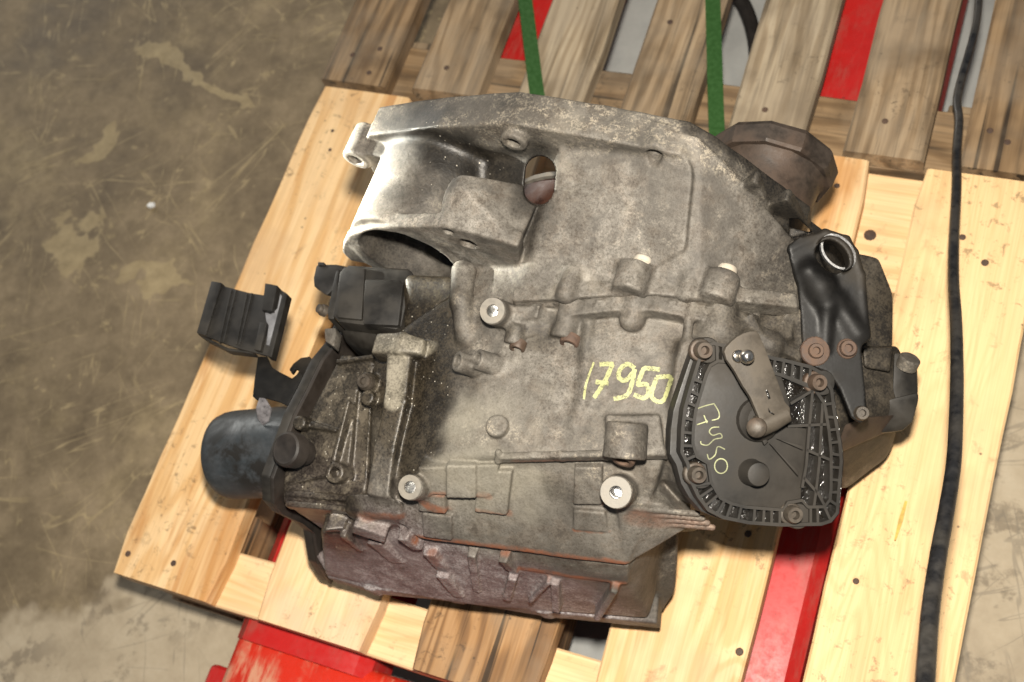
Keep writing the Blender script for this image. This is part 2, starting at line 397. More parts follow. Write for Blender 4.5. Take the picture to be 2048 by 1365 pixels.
        for (q0, q1, r, am) in (((862, 1100, .185), (918, 1190, .05), .006, .6), ((1236, 1170, .165), (1200, 1232, .06), .006, .6), ((1010, 1104, .19), (1027, 1141, .15), .006, .6), ((742, 1064, .17), (790, 1118, .10), .006, .5), ((835, 1082, .196), (1050, 1106, .196), .0075, .95), ((1050, 1106, .196), (1250, 1134, .196), .0065, .9), ((1045, 1144, .166), (1245, 1172, .166), .0065, .9), ((1030, 924, .268), (1200, 918, .268), .0040, .55),
                                ((808, 1004, .245), (892, 1024, .228), .006, .85), ((850, 984, .244), (975, 992, .243), .005, .8), ((955, 1026, .229), (1015, 1032, .227), .0055, .8), ((1150, 1005, .236), (1205, 1006, .236), .003, .55),
                                ((1150, 1058, .216), (1218, 1062, .215), .003, .7), ((690, 1032, .205), (800, 1036, .222), .0065, .8), ((566, 1010, .196), (690, 1026, .20), .005, .7), ((1270, 1032, .23), (1450, 1052, .20), .011, .35), ((650, 1140, .04), (900, 1200, .03), .006, .5), ((900, 1205, .03), (1290, 1250, .02), .005, .4)):
            base = t.mix(t.math('MULTIPLY', t.math('MULTIPLY', seg(Zp(*q0), Zp(*q1), r), rs), am), base, (0.19, 0.068, 0.032))
        rb = t.math('MAXIMUM', seg(Zp(752, 684, .262), Zp(850, 690, .264), .011, .5), seg(Zp(798, 690, .262), Zp(786, 800, .258), .011, .5))
        lite = t.math('MAXIMUM', patch(960, 950, 0.26, 0.07, 0.03, 0.06, 0.7), patch(940, 830, 0.27, 0.05, 0.03, 0.05, 0.9))
        base = t.mix(t.math('MULTIPLY', lite, 0.5), base, t.mix(n3, (0.17, 0.155, 0.12), (0.34, 0.315, 0.25)))
        oil_shade = [(patch(835, 830, 0.25, 0.038, 0.09, 0.06, 0.5), .92), (patch(850, 635, .235, .06, .06, .08, .35), .93), (patch(800, 760, .24, .05, .05, .06, .5), .6), (patch(1480, 560, .28, .05, .05, .05, .6), .3), (patch(870, 740, 0.26, 0.035, 0.04, 0.05, 0.7), .72), (patch(680, 860, 0.20, 0.085, 0.13, 0.09, 0.3), .84), (patch(870, 630, 0.25, 0.05, 0.06, 0.06, 0.7), .7),
                (patch(1550, 650, 0.26, 0.06, 0.06, 0.08, 0.5), .66), (patch(1730, 790, 0.14, 0.09, 0.13, 0.10, 0.3), .85), (patch(1740, 610, 0.12, 0.07, 0.09, 0.08, 0.3), .7), (patch(1060, 668, .286, .030, .012, .02, .5), .6), (patch(1345, 672, .287, .022, .014, .02, .5), .5), (patch(1215, 665, .288, .018, .010, .02, .6), .4), (patch(1370, 760, .275, .014, .03, .03, .5), .5), (patch(975, 590, .29, .03, .02, .03, .6), .4), (patch(1110, 990, .24, .03, .012, .03, .6), .35), (patch(1190, 860, .28, .012, .03, .03, .6), .35), (patch(700, 1005, .21, .04, .02, .03, .5), .5), (patch(1320, 1150, .08, .03, .08, .1, .5), .45), (patch(1175, 740, .28, .012, .06, .03, .8), .3), (patch(1270, 870, .285, .02, .02, .03, .6), .35), (patch(950, 745, .28, .02, .015, .03, .8), .4)]
        for k, a in oil_shade: base = t.mix(t.math('MULTIPLY', k, a), base, t.mix(t.rng(mixv, 0.42, 0.60), (0.008, 0.006, 0.004), (0.046, 0.036, 0.023)))
        base = t.mix(t.math('MULTIPLY', rb, 0.75), base, t.mix(t.rng(mixv, .40, .6), (0.10, 0.088, 0.066), (0.30, 0.27, 0.21)))
        oil = t.math('MAXIMUM', t.math('MAXIMUM', oil_shade[0][0], oil_shade[1][0]), oil_shade[5][0])
        spk = t.math('MULTIPLY', oil_shade[5][0], t.rng(n4, 0.52, 0.60))
        base = t.mix(t.math('MULTIPLY', spk, 0.55), base, (0.16, 0.135, 0.10))
    # specks of dried salt on the oily skin
    dots = t.math('MULTIPLY', t.rng(t.voro(p, 210.0), 0.09, 0.15, 1.0, 0.0), t.rng(n4, 0.50, 0.58))
    if oil is not None:
        base = t.mix(t.math('MULTIPLY', t.math('MULTIPLY', dots, oil), 0.85), base, (0.5, 0.46, 0.38))
        rough = t.math('SUBTRACT', 0.66, t.math('MULTIPLY', oil, 0.24))
    else:
        rough = 0.62
    h = t.math('ADD', t.math('MULTIPLY', n3, 1.0), t.math('ADD', t.math('MULTIPLY', n2, 0.6), t.math('MULTIPLY', t.voro(p, 300.0), 0.4)))
    return t.set(base, rough, 0.2, t.bump(h, 0.5, 0.0005), 0.45)

def mat_simple(name, col, rough=0.5, metal=0.0, var=0.4, dirt=None, dirt_amt=0.4, bump=0.2, scale=60.0, spec=0.5, coat=0.0):
    t = NT(name)
    n = t.noise(t.pos, scale, 5, 0.65); g = t.noise(t.pos, scale * 0.25, 4, 0.6); f = t.noise(t.pos, scale * 7, 2, 0.6)
    c = t.mix(t.rng(n, 0.3, 0.7), tuple(q * (1 - var) for q in col), tuple(min(1, q * (1 + var)) for q in col))
    if dirt: c = t.mix(t.math('MULTIPLY', t.rng(g, 0.42, 0.64), dirt_amt), c, dirt)
    return t.set(c, t.rng(n, 0.3, 0.7, max(0.05, rough - 0.1), min(1, rough + 0.12)), metal, t.bump(t.math('ADD', n, t.math('MULTIPLY', f, 0.5)), bump, 0.0006), spec, coat)

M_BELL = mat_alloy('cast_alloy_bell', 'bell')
M_CASE = mat_alloy('cast_alloy_case', 'case')
M_ALLOY = mat_alloy('cast_alloy', 'plain')
M_PLASTIC = mat_simple('black_plastic', (0.010, 0.0088, 0.0075), 0.55, 0, 0.35, (0.030, 0.025, 0.018), 0.6, 0.2, 50)
M_COVER = mat_simple('dusty_plastic', (0.0125, 0.0105, 0.008), 0.62, 0, 0.3, (0.025, 0.020, 0.0145), 0.7, 0.2, 40)
M_OIL = mat_simple('oily_plastic', (0.007, 0.0055, 0.004), 0.14, 0, 0.3, None, 0, 1.0, 130, 0.6)
M_LEVER = mat_simple('dirty_steel', (0.062, 0.051, 0.038), 0.6, 0.2, 0.3, (0.05, 0.04, 0.03), 0.5, 0.2, 60)
M_BRKT = mat_simple('black_paint', (0.006, 0.0055, 0.005), 0.56, 0, 0.4, (0.030, 0.024, 0.017), 0.8, 0.25, 40, 0.25)
M_STEEL = mat_simple('bright_steel', (0.62, 0.58, 0.52), 0.22, 1.0, 0.12, None, 0, 0.05, 80)
M_BORE = mat_simple('machined_alloy', (0.85, 0.85, 0.84), 0.34, 1.0, 0.06, None, 0, 0.04, 60)
M_FACE = mat_simple('machined_face', (0.20, 0.185, 0.16), 0.6, 0.3, 0.2, (0.22, 0.19, 0.15), 0.5, 0.25, 120)
M_RUST = mat_simple('rusty_steel', (0.062, 0.036, 0.024), 0.75, 0.0, 0.4, (0.09, 0.055, 0.034), 0.6, 0.5, 110)
M_BOLT = mat_simple('dull_bolt', (0.056, 0.045, 0.034), 0.55, 0.2, 0.35, (0.075, 0.043, 0.027), 0.6, 0.3, 130)
M_ZINC = mat_simple('pale_bolt', (0.42, 0.385, 0.32), 0.6, 0.1, 0.15, (0.35, 0.29, 0.22), 0.6, 0.3, 130)
M_FLNG = mat_simple('brown_steel', (0.040, 0.030, 0.023), 0.6, 0.25, 0.4, (0.075, 0.043, 0.026), 0.5, 0.4, 70)
def mat_can():
    t = NT('painted_can'); p = t.pos
    n = t.noise(p, 60.0, 5, 0.7); g = t.noise(p, 28.0, 5, 0.7, 0.5)
    c = t.mix(t.rng(n, 0.35, 0.65), (0.040, 0.047, 0.052), (0.068, 0.074, 0.080))
    low = t.math('MAXIMUM', t.blob(p, Zp(470, 905, 0.16), (0.035, 0.02, 0.05), 0.6), t.blob(p, Zp(520, 950, 0.15), (0.05, 0.02, 0.05), 0.6))
    c = t.mix(t.math('MULTIPLY', t.rng(g, 0.38, 0.56), t.math('ADD', 0.35, t.math('MULTIPLY', low, 0.6))), c, (0.014, 0.012, 0.010))
    r = t.math('MULTIPLY', t.math('MAXIMUM', t.blob(p, Zp(432, 955, 0.11), (0.012, 0.035, 0.05), 0.7), t.blob(p, Zp(440, 850, 0.14), (0.010, 0.02, 0.03), 0.7)), t.rng(n, 0.46, 0.58))
    c = t.mix(t.math('MULTIPLY', r, 0.9), c, (0.13, 0.05, 0.02))
    return t.set(c, t.rng(g, 0.35, 0.6, 0.34, 0.62), 0.3, t.bump(n, 0.15, 0.0006), 0.5)
M_FILT = mat_can()
def mat_wet():
    t = NT('oily_plastic'); p = t.pos
    n = t.noise(p, 75.0, 4, 0.6); f = t.noise(p, 260.0, 3, 0.6)
    c = t.mix(n, (0.004, 0.0035, 0.003), (0.010, 0.0075, 0.005))
    return t.set(c, t.rng(n, 0.35, 0.65, 0.08, 0.24), 0.0, t.bump(t.math('ADD', n, t.math('MULTIPLY', f, 0.35)), 1.0, 0.004), 0.6, 0.8, 0.06)
M_OIL = mat_wet()
M_RUB = mat_simple('rubber', (0.011, 0.0085, 0.007), 0.6, 0, 0.3, (0.03, 0.022, 0.016), 0.6, 0.2, 50)
M_CABLE = mat_simple('cable_rubber', (0.013, 0.013, 0.014), 0.35, 0, 0.3, (0.07, 0.062, 0.05), 0.35, 0.3, 120)
M_RED = mat_paint('red_paint', (0.46, 0.016, 0.014), (0.30, 0.12, 0.09), 0.35)
M_RED2 = mat_paint('worn_red_paint_glare', (0.56, 0.028, 0.012), (0.56, 0.27, 0.17), 1.0, 0.30)  # pale orange areas stand for wear and for reflections put into the colour
M_GREEN = mat_simple('green_strap', (0.024, 0.074, 0.015), 0.4, 0, 0.15, None, 0, 0.15, 200)
M_DARKRED = mat_simple('oily_rust', (0.030, 0.014, 0.011), 0.34, 0.2, 0.4, (0.06, 0.022, 0.010), 0.6, 0.3, 90)
M_FLOOR = mat_floor()

def mat_yellow():
    t = NT('paint_marker')
    n = t.noise(t.pos, 160.0, 4, 0.7)
    s = t.noise(t.mapping(t.pos, (1, 1, 1)), 700.0, 2, 0.7)
    c = t.mix(n, (0.20, 0.205, 0.09), (0.37, 0.37, 0.175))
    a = t.rng(t.math('ADD', n, t.math('MULTIPLY', t.math('SUBTRACT', s, 0.5), 0.5)), 0.33, 0.5, 0.35, 1.0)
    return t.set(c, 0.5, 0.0, None, 0.4, alpha=a)
M_YEL = mat_yellow()
M_PALE = mat_simple('pale_marker', (0.30, 0.31, 0.17), 0.6, 0, 0.35, (0.10, 0.10, 0.06), 0.7, 0.2, 220)

# ------------------------------------------------------------------ mesh helpers
def link(name, me, mat, parent=None, root=None):
    o = bpy.data.objects.new(name, me)
    if mat is not None: me.materials.append(mat)
    COL.objects.link(o)
    if parent is not None: o.parent = parent
    return o
def base_of(parent):
    b = Vector((0, 0, 0))
    while parent is not None:
        b += parent.location; parent = parent.parent
    return b
def obj(name, bm, mat, parent=None, smooth=True, angle=0.6):
    """bm is in world metres; stored relative to the parent's base"""
    b = base_of(parent)
    if b.length: bmesh.ops.translate(bm, verts=bm.verts, vec=-b)
    bmesh.ops.recalc_face_normals(bm, faces=bm.faces)
    me = bpy.data.meshes.new(name)
    bm.to_mesh(me); bm.free()
    if smooth:
        me.polygons.foreach_set('use_smooth', [True] * len(me.polygons))
        me.set_sharp_from_angle(angle=angle)
    return link(name, me, mat, parent)
def thing(name, label, cat, loc, group=None):
    o = bpy.data.objects.new(name, None); COL.objects.link(o)
    o.empty_display_size = 0.05
    o.location = loc; o['label'] = label; o['category'] = cat
    if group: o['group'] = group
    return o
def tag(o, label, cat, group=None):
    o['label'] = label; o['category'] = cat
    if group: o['group'] = group
    return o

def add_prism(bm, pts, ext, bev=0.0, seg=2):
    ext = Vector(ext)
    a = [bm.verts.new(Vector(p)) for p in pts]
    b = [bm.verts.new(Vector(p) + ext) for p in pts]
    n = len(pts)
    fs = [bm.faces.new(a), bm.faces.new(b[::-1])]
    for i in range(n):
        fs.append(bm.faces.new((a[i], b[i], b[(i + 1) % n], a[(i + 1) % n])))
    if bev:
        bmesh.ops.recalc_face_normals(bm, faces=fs)
        es = list({e for f in fs for e in f.edges})
        bmesh.ops.bevel(bm, geom=es, offset=bev, segments=seg, affect='EDGES', profile=0.6, clamp_overlap=True)
def add_box(bm, c, s, bev=0.0, rot=None, seg=2):
    r = bmesh.ops.create_cube(bm, size=1.0)
    vs = r['verts']
    for v in vs:
        v.co = Vector((v.co.x * s[0], v.co.y * s[1], v.co.z * s[2]))
        if rot is not None: v.co = rot @ v.co
        v.co += Vector(c)
    if bev:
        es = list({e for v in vs for e in v.link_edges})
        bmesh.ops.bevel(bm, geom=es, offset=bev, segments=seg, affect='EDGES', profile=0.6, clamp_overlap=True)
def add_lathe(bm, P, n, prof, seg=24):
    """prof: (radius, height along n); ends with radius 0 are capped"""
    u, v, n = frame(n); P = np.array(P)
    rings = []
    for r, h in prof:
        if r <= 1e-6: rings.append([bm.verts.new(P + n * h)])
        else: rings.append([bm.verts.new(P + n * h + (u * math.cos(a) + v * math.sin(a)) * r) for a in np.linspace(0, 2 * math.pi, seg, endpoint=False)])
    for A, B in zip(rings, rings[1:]):
        if len(A) == 1 and len(B) == 1: continue
        for i in range(seg):
            j = (i + 1) % seg
            if len(A) == 1: bm.faces.new((A[0], B[i], B[j]))
            elif len(B) == 1: bm.faces.new((A[i], A[j], B[0]))
            else: bm.faces.new((A[i], A[j], B[j], B[i]))
def add_tube(bm, pts, rad, seg=12, cap=True):
    pts = [np.array(p, float) for p in pts]
    rad = rad if isinstance(rad, (list, tuple)) else [rad] * len(pts)
    prev = None; rings = []
    for i, p in enumerate(pts):
        d = nrm(pts[min(i + 1, len(pts) - 1)] - pts[max(i - 1, 0)])
        if prev is None: u = frame(d)[0]
        else: u = nrm(prev - d * np.dot(prev, d))
        v = np.cross(d, u); prev = u
        rings.append([bm.verts.new(p + (u * math.cos(a) + v * math.sin(a)) * rad[i]) for a in np.linspace(0, 2 * math.pi, seg, endpoint=False)])
    for A, B in zip(rings, rings[1:]):
        for i in range(seg):
            j = (i + 1) % seg
            bm.faces.new((A[i], A[j], B[j], B[i]))
    if cap:
        bm.faces.new(rings[0][::-1]); bm.faces.new(rings[-1])
def spline(pts, k=6):
    P = [np.array(p, float) for p in pts]; out = []
    for i in range(len(P) - 1):
        a, b, c, d = P[max(i - 1, 0)], P[i], P[i + 1], P[min(i + 2, len(P) - 1)]
        for s in range(k):
            t = s / k
            out.append(0.5 * ((2 * b) + (c - a) * t + (2 * a - 5 * b + 4 * c - d) * t * t + (3 * b - a - 3 * c + d) * t ** 3))
    out.append(P[-1]); return out

# ------------------------------------------------------------------ floor
bm = bmesh.new()
FZ = -0.2
vs = [bm.verts.new((x, y, FZ)) for x, y in ((-6, -6), (6, -6), (6, 6), (-6, 6))]
bm.faces.new(vs)
fl = obj('floor', bm, M_FLOOR, None, False); fl['kind'] = 'structure'

# ------------------------------------------------------------------ pallets
def board_bm(L, W, T, seed, rag=0.0008, notch=0.0, bev=0.002):
    """a plank along local y, top at local z = 0, with slightly wandering edges"""
    r = random.Random(seed); bm = bmesh.new()
    n = 14
    rows = []
    for i in range(n + 1):
        y = L * i / n
        e0 = r.uniform(-rag, rag); e1 = r.uniform(-rag, rag)
        if i in (0, n): e0 += notch; e1 -= notch
        dz = r.uniform(-rag, 0) * 0.5
        b = bev * (3 if i in (0, n) else 1)
        rows.append([bm.verts.new(q) for q in ((e0, y, -T), (e0, y, -bev + dz), (e0 + bev, y, dz), (W / 2, y, dz + 0.0003), (W + e1 - bev, y, dz), (W + e1, y, -bev + dz), (W + e1, y, -T))])
    for A, B in zip(rows, rows[1:]):
        m = len(A)
        for k in range(m - 1): bm.faces.new((A[k], A[k + 1], B[k + 1], B[k]))
        bm.faces.new((A[-1], A[0], B[0], B[-1]))
    bm.faces.new(rows[0]); bm.faces.new(rows[-1][::-1])
    bmesh.ops.recalc_face_normals(bm, faces=bm.faces)
    return bm
def put_board(name, parent, x, y, z, L, W, T, mat, seed, along='y', tilt=0.0, **kw):
    bm = board_bm(L, W, T, seed, **kw)
    me = bpy.data.meshes.new(name); bm.to_mesh(me); bm.free()
    o = link(name, me, mat, parent)
    o.location = Vector((x, y, z)) - base_of(parent)
    if along == 'x': o.rotation_euler.z = -math.pi / 2
    else: o.rotation_euler.z = tilt
    return o
def nail_bm(r=0.0036):
    bm = bmesh.new()
    add_lathe(bm, (0, 0, 0), (0, 0, 1), [(r, -0.002), (r, 0.0003), (r * 0.8, 0.0009), (0, 0.0012)], 10)
    return bm
bm = nail_bm(); nail_me = bpy.data.meshes.new('nail'); bm.to_mesh(nail_me); bm.free(); nail_me.materials.append(M_RUST)
def nail(parent, p, s=1.0):
    o = bpy.data.objects.new('nail', nail_me); COL.objects.link(o); o.parent = parent
    o.location = Vector(p) - base_of(parent); o.scale = (s, s, s)

pal = thing('pallet', 'pale new pine pallet under the gearbox with one dark stained board', 'pallet', (0.4, 0.3, FZ))
XB = [(0.0, 0.121), (0.1735, 0.120), (0.342, 0.124), (0.5125, 0.122), (0.683, 0.117)]
mats = [WOOD[0], WOOD[3], WOOD[2], WOOD[0], WOOD[1]]
for i, ((x, w), m) in enumerate(zip(XB, mats)):
    b = put_board('board', pal, x, 0.0, 0.0, 0.597, w, 0.022, m, 10 + i, notch=0.004)
    if i == 2: b['label'] = 'dark brown stained board'
put_board('cross_board', pal, 0.0, 0.130 - 0.072, -0.0225, 0.80, 0.058, 0.022, WOOD[3], 21, 'x')
put_board('cross_board', pal, 0.0, 0.445, -0.0225, 0.80, 0.12, 0.022, WOOD[3], 22, 'x')
put_board('cross_board', pal, 0.0, 0.5975, -0.0225, 0.80, 0.128, 0.022, WOOD[3], 23, 'x')
bl = bmesh.new(); add_box(bl, (0, 0, 0), (0.10, 0.098, 0.078), 0.002)
bme = bpy.data.meshes.new('block'); bl.to_mesh(bme); bl.free(); bme.materials.append(WOOD[2])
def blocks(parent, xs, ys, z):
    for x in xs:
        for y in ys:
            o = bpy.data.objects.new('block', bme); COL.objects.link(o); o.parent = parent
            o.location = Vector((x, y, z)) - base_of(parent)
blocks(pal, (0.056, 0.40, 0.744), (0.052, 0.30, 0.545), -0.0845)
for k, x in enumerate((0.0, 0.35, 0.694)):
    put_board('bottom_board', pal, x, 0.0, -0.1245, 0.597, 0.085, 0.02, WOOD[2], 30 + k)
for px, py, s in ((1740, 471, 1.7), (1925, 475, 0.9), (1970, 526, 1.0), (256, 1108, 0.9), (1712, 1163, 0.8), (1479, 1304, 1.0), (347, 1127, 0.9),
                  (1674, 372, 0.8), (1496, 1068, 0.9), (665, 262, 0.6), (660, 300, 0.6), (716, 265, 0.6)):
    z = -0.0225 if px == 1740 else 0.0
    nail(pal, Zp(px, py, z), s)

old = thing('pallet', 'weathered grey brown old pallet behind the gearbox', 'pallet', (0.4, 1.0, FZ))
DX = [(-0.006, 0.086), (0.114, 0.082), (0.241, 0.079), (0.3625, 0.078), (0.482, 0.080), (0.604, 0.077), (0.714, 0.080)]
for i, (x, w) in enumerate(DX):
    put_board('board', old, x, 0.6045 + (0.002, 0.006, 0.004, 0.003, 0.005, 0.0, 0.0)[i], 0.0, 1.2, w, 0.022, OLD[(2, 0, 1, 0, 1, 0, 2)[i]], 50 + i, rag=0.0012, bev=0.003)
for k, y in enumerate((0.681, 1.25, 1.8)):
    put_board('cross_board', old, -0.004, y, -0.0225, 0.80, 0.076, 0.022, OLD[(2, 0, 1)[k]], 60 + k, 'x')
put_board('cross_board', old, 0.06, 0.6045, -0.128, 1.2, 0.075, 0.020, OLD[1], 64)
bme2 = bme.copy(); bme2.materials[0] = OLD[0]
for x in (0.05, 0.40, 0.74):
    for y in (0.655, 1.2, 1.75):
        o = bpy.data.objects.new('block', bme2); COL.objects.link(o); o.parent = old
        o.location = Vector((x, y, -0.0845)) - base_of(old)
for px, py in ((705, 110), (760, 98), (738, 146), (893, 136), (1340, 45), (1530, 220), (1770, 243), (1980, 262), (2015, 285)):
    nail(old, Zp(px, py, 0.0), 0.9)

# pallet truck under both pallets
truck = thing('pallet_truck', 'red pallet truck with its forks under both pallets', 'pallet truck', (0.4, 0.4, FZ))
def fork(x0, x1):
    bm = bmesh.new()
    zt = -0.0465
    pr = [(x0, -0.055), (x0 + 0.004, -0.014), (x0 + 0.016, -0.002), (x0 + 0.03, 0), (x1 - 0.03, 0), (x1 - 0.016, -0.002), (x1 - 0.004, -0.014), (x1, -0.055)]
    add_prism(bm, [(x, -0.02, zt + z) for x, z in pr], (0, 1.17, 0))
    return obj('fork', bm, M_RED, truck)
fork(0.128, 0.288); fork(0.519, 0.6805)
bm = bmesh.new()
add_prism(bm, [(0.131, -0.008, -0.056), (0.131, -0.16, -0.056), (0.675, -0.16, -0.056), (0.675, -0.008, -0.056)], (0, 0, -0.10), 0.016, 4)
obj('frame', bm, M_RED2, truck)
bm = bmesh.new()
add_prism(bm, [(0.088, -0.050, -0.105), (0.088, -0.105, -0.105), (0.14, -0.105, -0.105), (0.14, -0.050, -0.105)], (0, 0, -0.03), 0.008, 3)
obj('lug', bm, M_RED, truck)

# green strapping bands lying slack over the old pallet
def band(ctrl, label):
    bm = bmesh.new(); w = 0.0082
    pts = spline(ctrl, 8); rows = []
    for i, p in enumerate(pts):
        d = nrm(pts[min(i + 1, len(pts) - 1)] - pts[max(i - 1, 0)])
        s = nrm(np.cross(d, (0, 0, 1)))
        nn = np.cross(s, d)
        rows.append([bm.verts.new(q) for q in (p - s * w, p + s * w, p + s * w + nn * 0.0008, p - s * w + nn * 0.0008)])
    for A, B in zip(rows, rows[1:]):
        for k in range(4): bm.faces.new((A[k], A[(k + 1) % 4], B[(k + 1) % 4], B[k]))
    bm.faces.new(rows[0][::-1]); bm.faces.new(rows[-1])
    return tag(obj('strapping_band', bm, M_GREEN, None), label, 'strap', 'green straps over the old pallet')
band([(0.284, 0.588, 0.003), (0.264, 0.628, 0.004), (0.2107, 0.747, 0.004), (0.15, 0.88, 0.004), (0.09, 1.02, 0.004)], 'left green plastic strap across the old pallet, nearer the bare floor')
band([(0.489, 0.56, 0.003), (0.4712, 0.615, 0.004), (0.4258, 0.772, 0.004), (0.385, 0.91, 0.004), (0.34, 1.07, 0.004)], 'right green plastic strap across the old pallet, beside the round flange')

# black cable hanging across the picture, rising towards the viewer
cab = []
for px, py, z in ((1962, -60, 0.012), (1955, 30, 0.012), (1945, 80, 0.012), (1925, 150, 0.012), (1914, 200, 0.013), (1918, 240, 0.014), (1914, 300, 0.02), (1913, 380, 0.05), (1908, 480, 0.085), (1907, 560, 0.11),
                  (1912, 640, 0.14), (1914, 740, 0.17), (1912, 840, 0.20), (1907, 930, 0.225), (1893, 1020, 0.25), (1875, 1120, 0.28), (1860, 1230, 0.31), (1850, 1365, 0.35), (1842, 1500, 0.39), (1838, 1600, 0.42)):
    cab.append(Zp(px, py, z))
bm = bmesh.new(); sc_ = spline(cab, 6); add_tube(bm, sc_, [0.0036 + 0.0022 * i / len(sc_) for i in range(len(sc_))], 12)
tag(obj('cable', bm, M_CABLE, None), 'black rubber cable hanging in front of the pale right-hand pallet boards', 'cable')
hose = [Zp(px, py, -0.16) for px, py in ((1440, -40), (1475, -10), (1500, 40), (1512, 110), (1505, 200), (1480, 300))]
bm = bmesh.new(); add_tube(bm, spline(hose, 6), 0.009, 10)
tag(obj('hose', bm, M_RUB, None), 'short black hose on the floor seen through the old pallet slats', 'hose')
# small litter
P = Zp(303, 413, FZ + 0.002)
bm = bmesh.new(); add_prism(bm, [P + np.array(q) for q in ((-.006, -.002, 0), (.001, -.004, 0), (.007, 0, 0), (.004, .005, 0), (-.004, .004, 0))], (0, 0, .003), 0.0008)
tag(obj('paper_scrap', bm, mat_simple('white_scrap', (0.7, 0.7, 0.68), 0.7), None), 'tiny white scrap lying on the brown floor', 'scrap')
a, b = Zp(1790, 1082, 0.002), Zp(1812, 1004, 0.002)
bm = bmesh.new(); s = nrm(np.cross(b - a, (0, 0, 1))) * 0.0018
add_prism(bm, [a - s * .4, a + s * .4, (a + b) / 2 + s, b + s * .6, b - s * .6, (a + b) / 2 - s], (0, 0, 0.0022))
tag(obj('straw', bm, mat_simple('straw', (0.5, 0.33, 0.06), 0.6), None), 'yellow sliver lying on the pale pallet board', 'straw')
# ------------------------------------------------------------------ gearbox: signed-distance casting tools
def smax(a, b, k):
    if k <= 0: return np.maximum(a, b)
    h = np.maximum(k - np.abs(a - b), 0) / k
    return np.maximum(a, b) + h * h * k * 0.25
def smin(a, b, k): return -smax(-a, -b, k)
def hull_planes(pts):
    bm = bmesh.new()
    for p in pts: bm.verts.new(Vector(p) * 100)
    bmesh.ops.convex_hull(bm, input=bm.verts)
    bmesh.ops.recalc_face_normals(bm, faces=bm.faces)
    out = []
    for f in bm.faces:
        n = np.array(f.normal); o = float(np.dot(n, np.array(f.verts[0].co) / 100))
        if not any(np.dot(n, m) > 0.9995 and abs(o - q) < 5e-4 for m, q in out): out.append((n, o))
    bm.free(); return out
class Field:
    def __init__(s, lo, hi, h):
        s.lo = np.array(lo, float); s.h = h
        s.n = np.ceil((np.array(hi) - s.lo) / h).astype(int) + 1
        s.d = np.full(s.n, 0.05, np.float32)
    def win(s, lo, hi, pad):
        a = np.clip(np.floor((np.array(lo) - pad - s.lo) / s.h).astype(int), 0, s.n)
        b = np.clip(np.ceil((np.array(hi) + pad - s.lo) / s.h).astype(int) + 1, 0, s.n)
        sl = tuple(slice(i, j) for i, j in zip(a, b))
        ax = [(s.lo[k] + s.h * np.arange(a[k], b[k])).astype(np.float32) for k in range(3)]
        return sl, ax[0][:, None, None], ax[1][None, :, None], ax[2][None, None, :]
    def put(s, f, lo, hi, k, sub, pad=0.016):
        sl, X, Y, Z = s.win(lo, hi, max(pad, k + 3 * s.h))
        if 0 in s.d[sl].shape: return
        v = f(X, Y, Z).astype(np.float32); k = k * 0.6
        if sub: s.d[sl] = smax(s.d[sl], -v, k)
        else: s.d[sl] = smin(s.d[sl], v, k)
    def hull(s, pts, r=0.004, k=0.006, sub=False):
        pts = np.array(pts, float); pl = hull_planes(pts); r = r * 0.65
        def f(X, Y, Z):
            d = None
            for n, o in pl:
                q = n[0] * X + n[1] * Y + n[2] * Z - o
                d = q if d is None else smax(d, q, r)
            return d
        s.put(f, pts.min(0), pts.max(0), k, sub)
    def cyl(s, p0, p1, r0, r1=None, r=0.002, k=0.004, sub=False, dome=False):
        p0, p1 = np.array(p0, float), np.array(p1, float); r1 = r0 if r1 is None else r1
        L = np.linalg.norm(p1 - p0); n = (p1 - p0) / L; sl = (r1 - r0) / L; cs = 1 / math.sqrt(1 + sl * sl)
        def f(X, Y, Z):
            t = (X - p0[0]) * n[0] + (Y - p0[1]) * n[1] + (Z - p0[2]) * n[2]
            q = (X - p0[0]) ** 2 + (Y - p0[1]) ** 2 + (Z - p0[2]) ** 2
            if dome:
                tc = np.clip(t, 0, L)
                return np.sqrt(np.maximum(q - 2 * t * tc + tc * tc, 0)) - (r0 + sl * tc)
            rad = np.sqrt(np.maximum(q - t * t, 0))
            return smax((rad - (r0 + sl * t)) * cs, np.abs(t - L / 2) - L / 2, r)
        R = max(r0, r1); s.put(f, np.minimum(p0, p1) - R, np.maximum(p0, p1) + R, k, sub)
    def prism(s, pts, ext, r=0.002, k=0.004, sub=False):
        """planar polygon (world points) pushed along ext"""
        pts = [np.array(p, float) for p in pts]; ext = np.array(ext, float); L = np.linalg.norm(ext); n = ext / L
        u, v, _ = frame(n); o = pts[0]
        P = [(np.dot(p - o, u), np.dot(p - o, v)) for p in pts]
        def f(X, Y, Z):
            def ax(d):
                a = 0
                for c, q, m in ((X, d[0], o[0]), (Y, d[1], o[1]), (Z, d[2], o[2])):
                    if abs(q) > 1e-9: a = a + (c - m) * q
                return a
            U, V, W = ax(u), ax(v), ax(n)
            best = None; sg = None
            for i in range(len(P)):
                (ax0, ay0), (bx, by) = P[i], P[i - 1]
                ex, ey = bx - ax0, by - ay0
                wx, wy = U - ax0, V - ay0
                t = np.clip((wx * ex + wy * ey) / (ex * ex + ey * ey + 1e-12), 0, 1)
                dd = (wx - ex * t) ** 2 + (wy - ey * t) ** 2
                best = dd if best is None else np.minimum(best, dd)
                c1 = V >= ay0; c2 = V < by; c3 = ex * wy > ey * wx
                flip = (c1 & c2 & c3) | (~c1 & ~c2 & ~c3)
                sg = np.where(flip, -1.0, 1.0) if sg is None else np.where(flip, -sg, sg)
            d2 = np.sqrt(best) * sg
            return smax(d2, np.abs(W - L / 2) - L / 2, r)
        al = np.array(pts + [p + ext for p in pts]); s.put(f, al.min(0), al.max(0), k, sub)
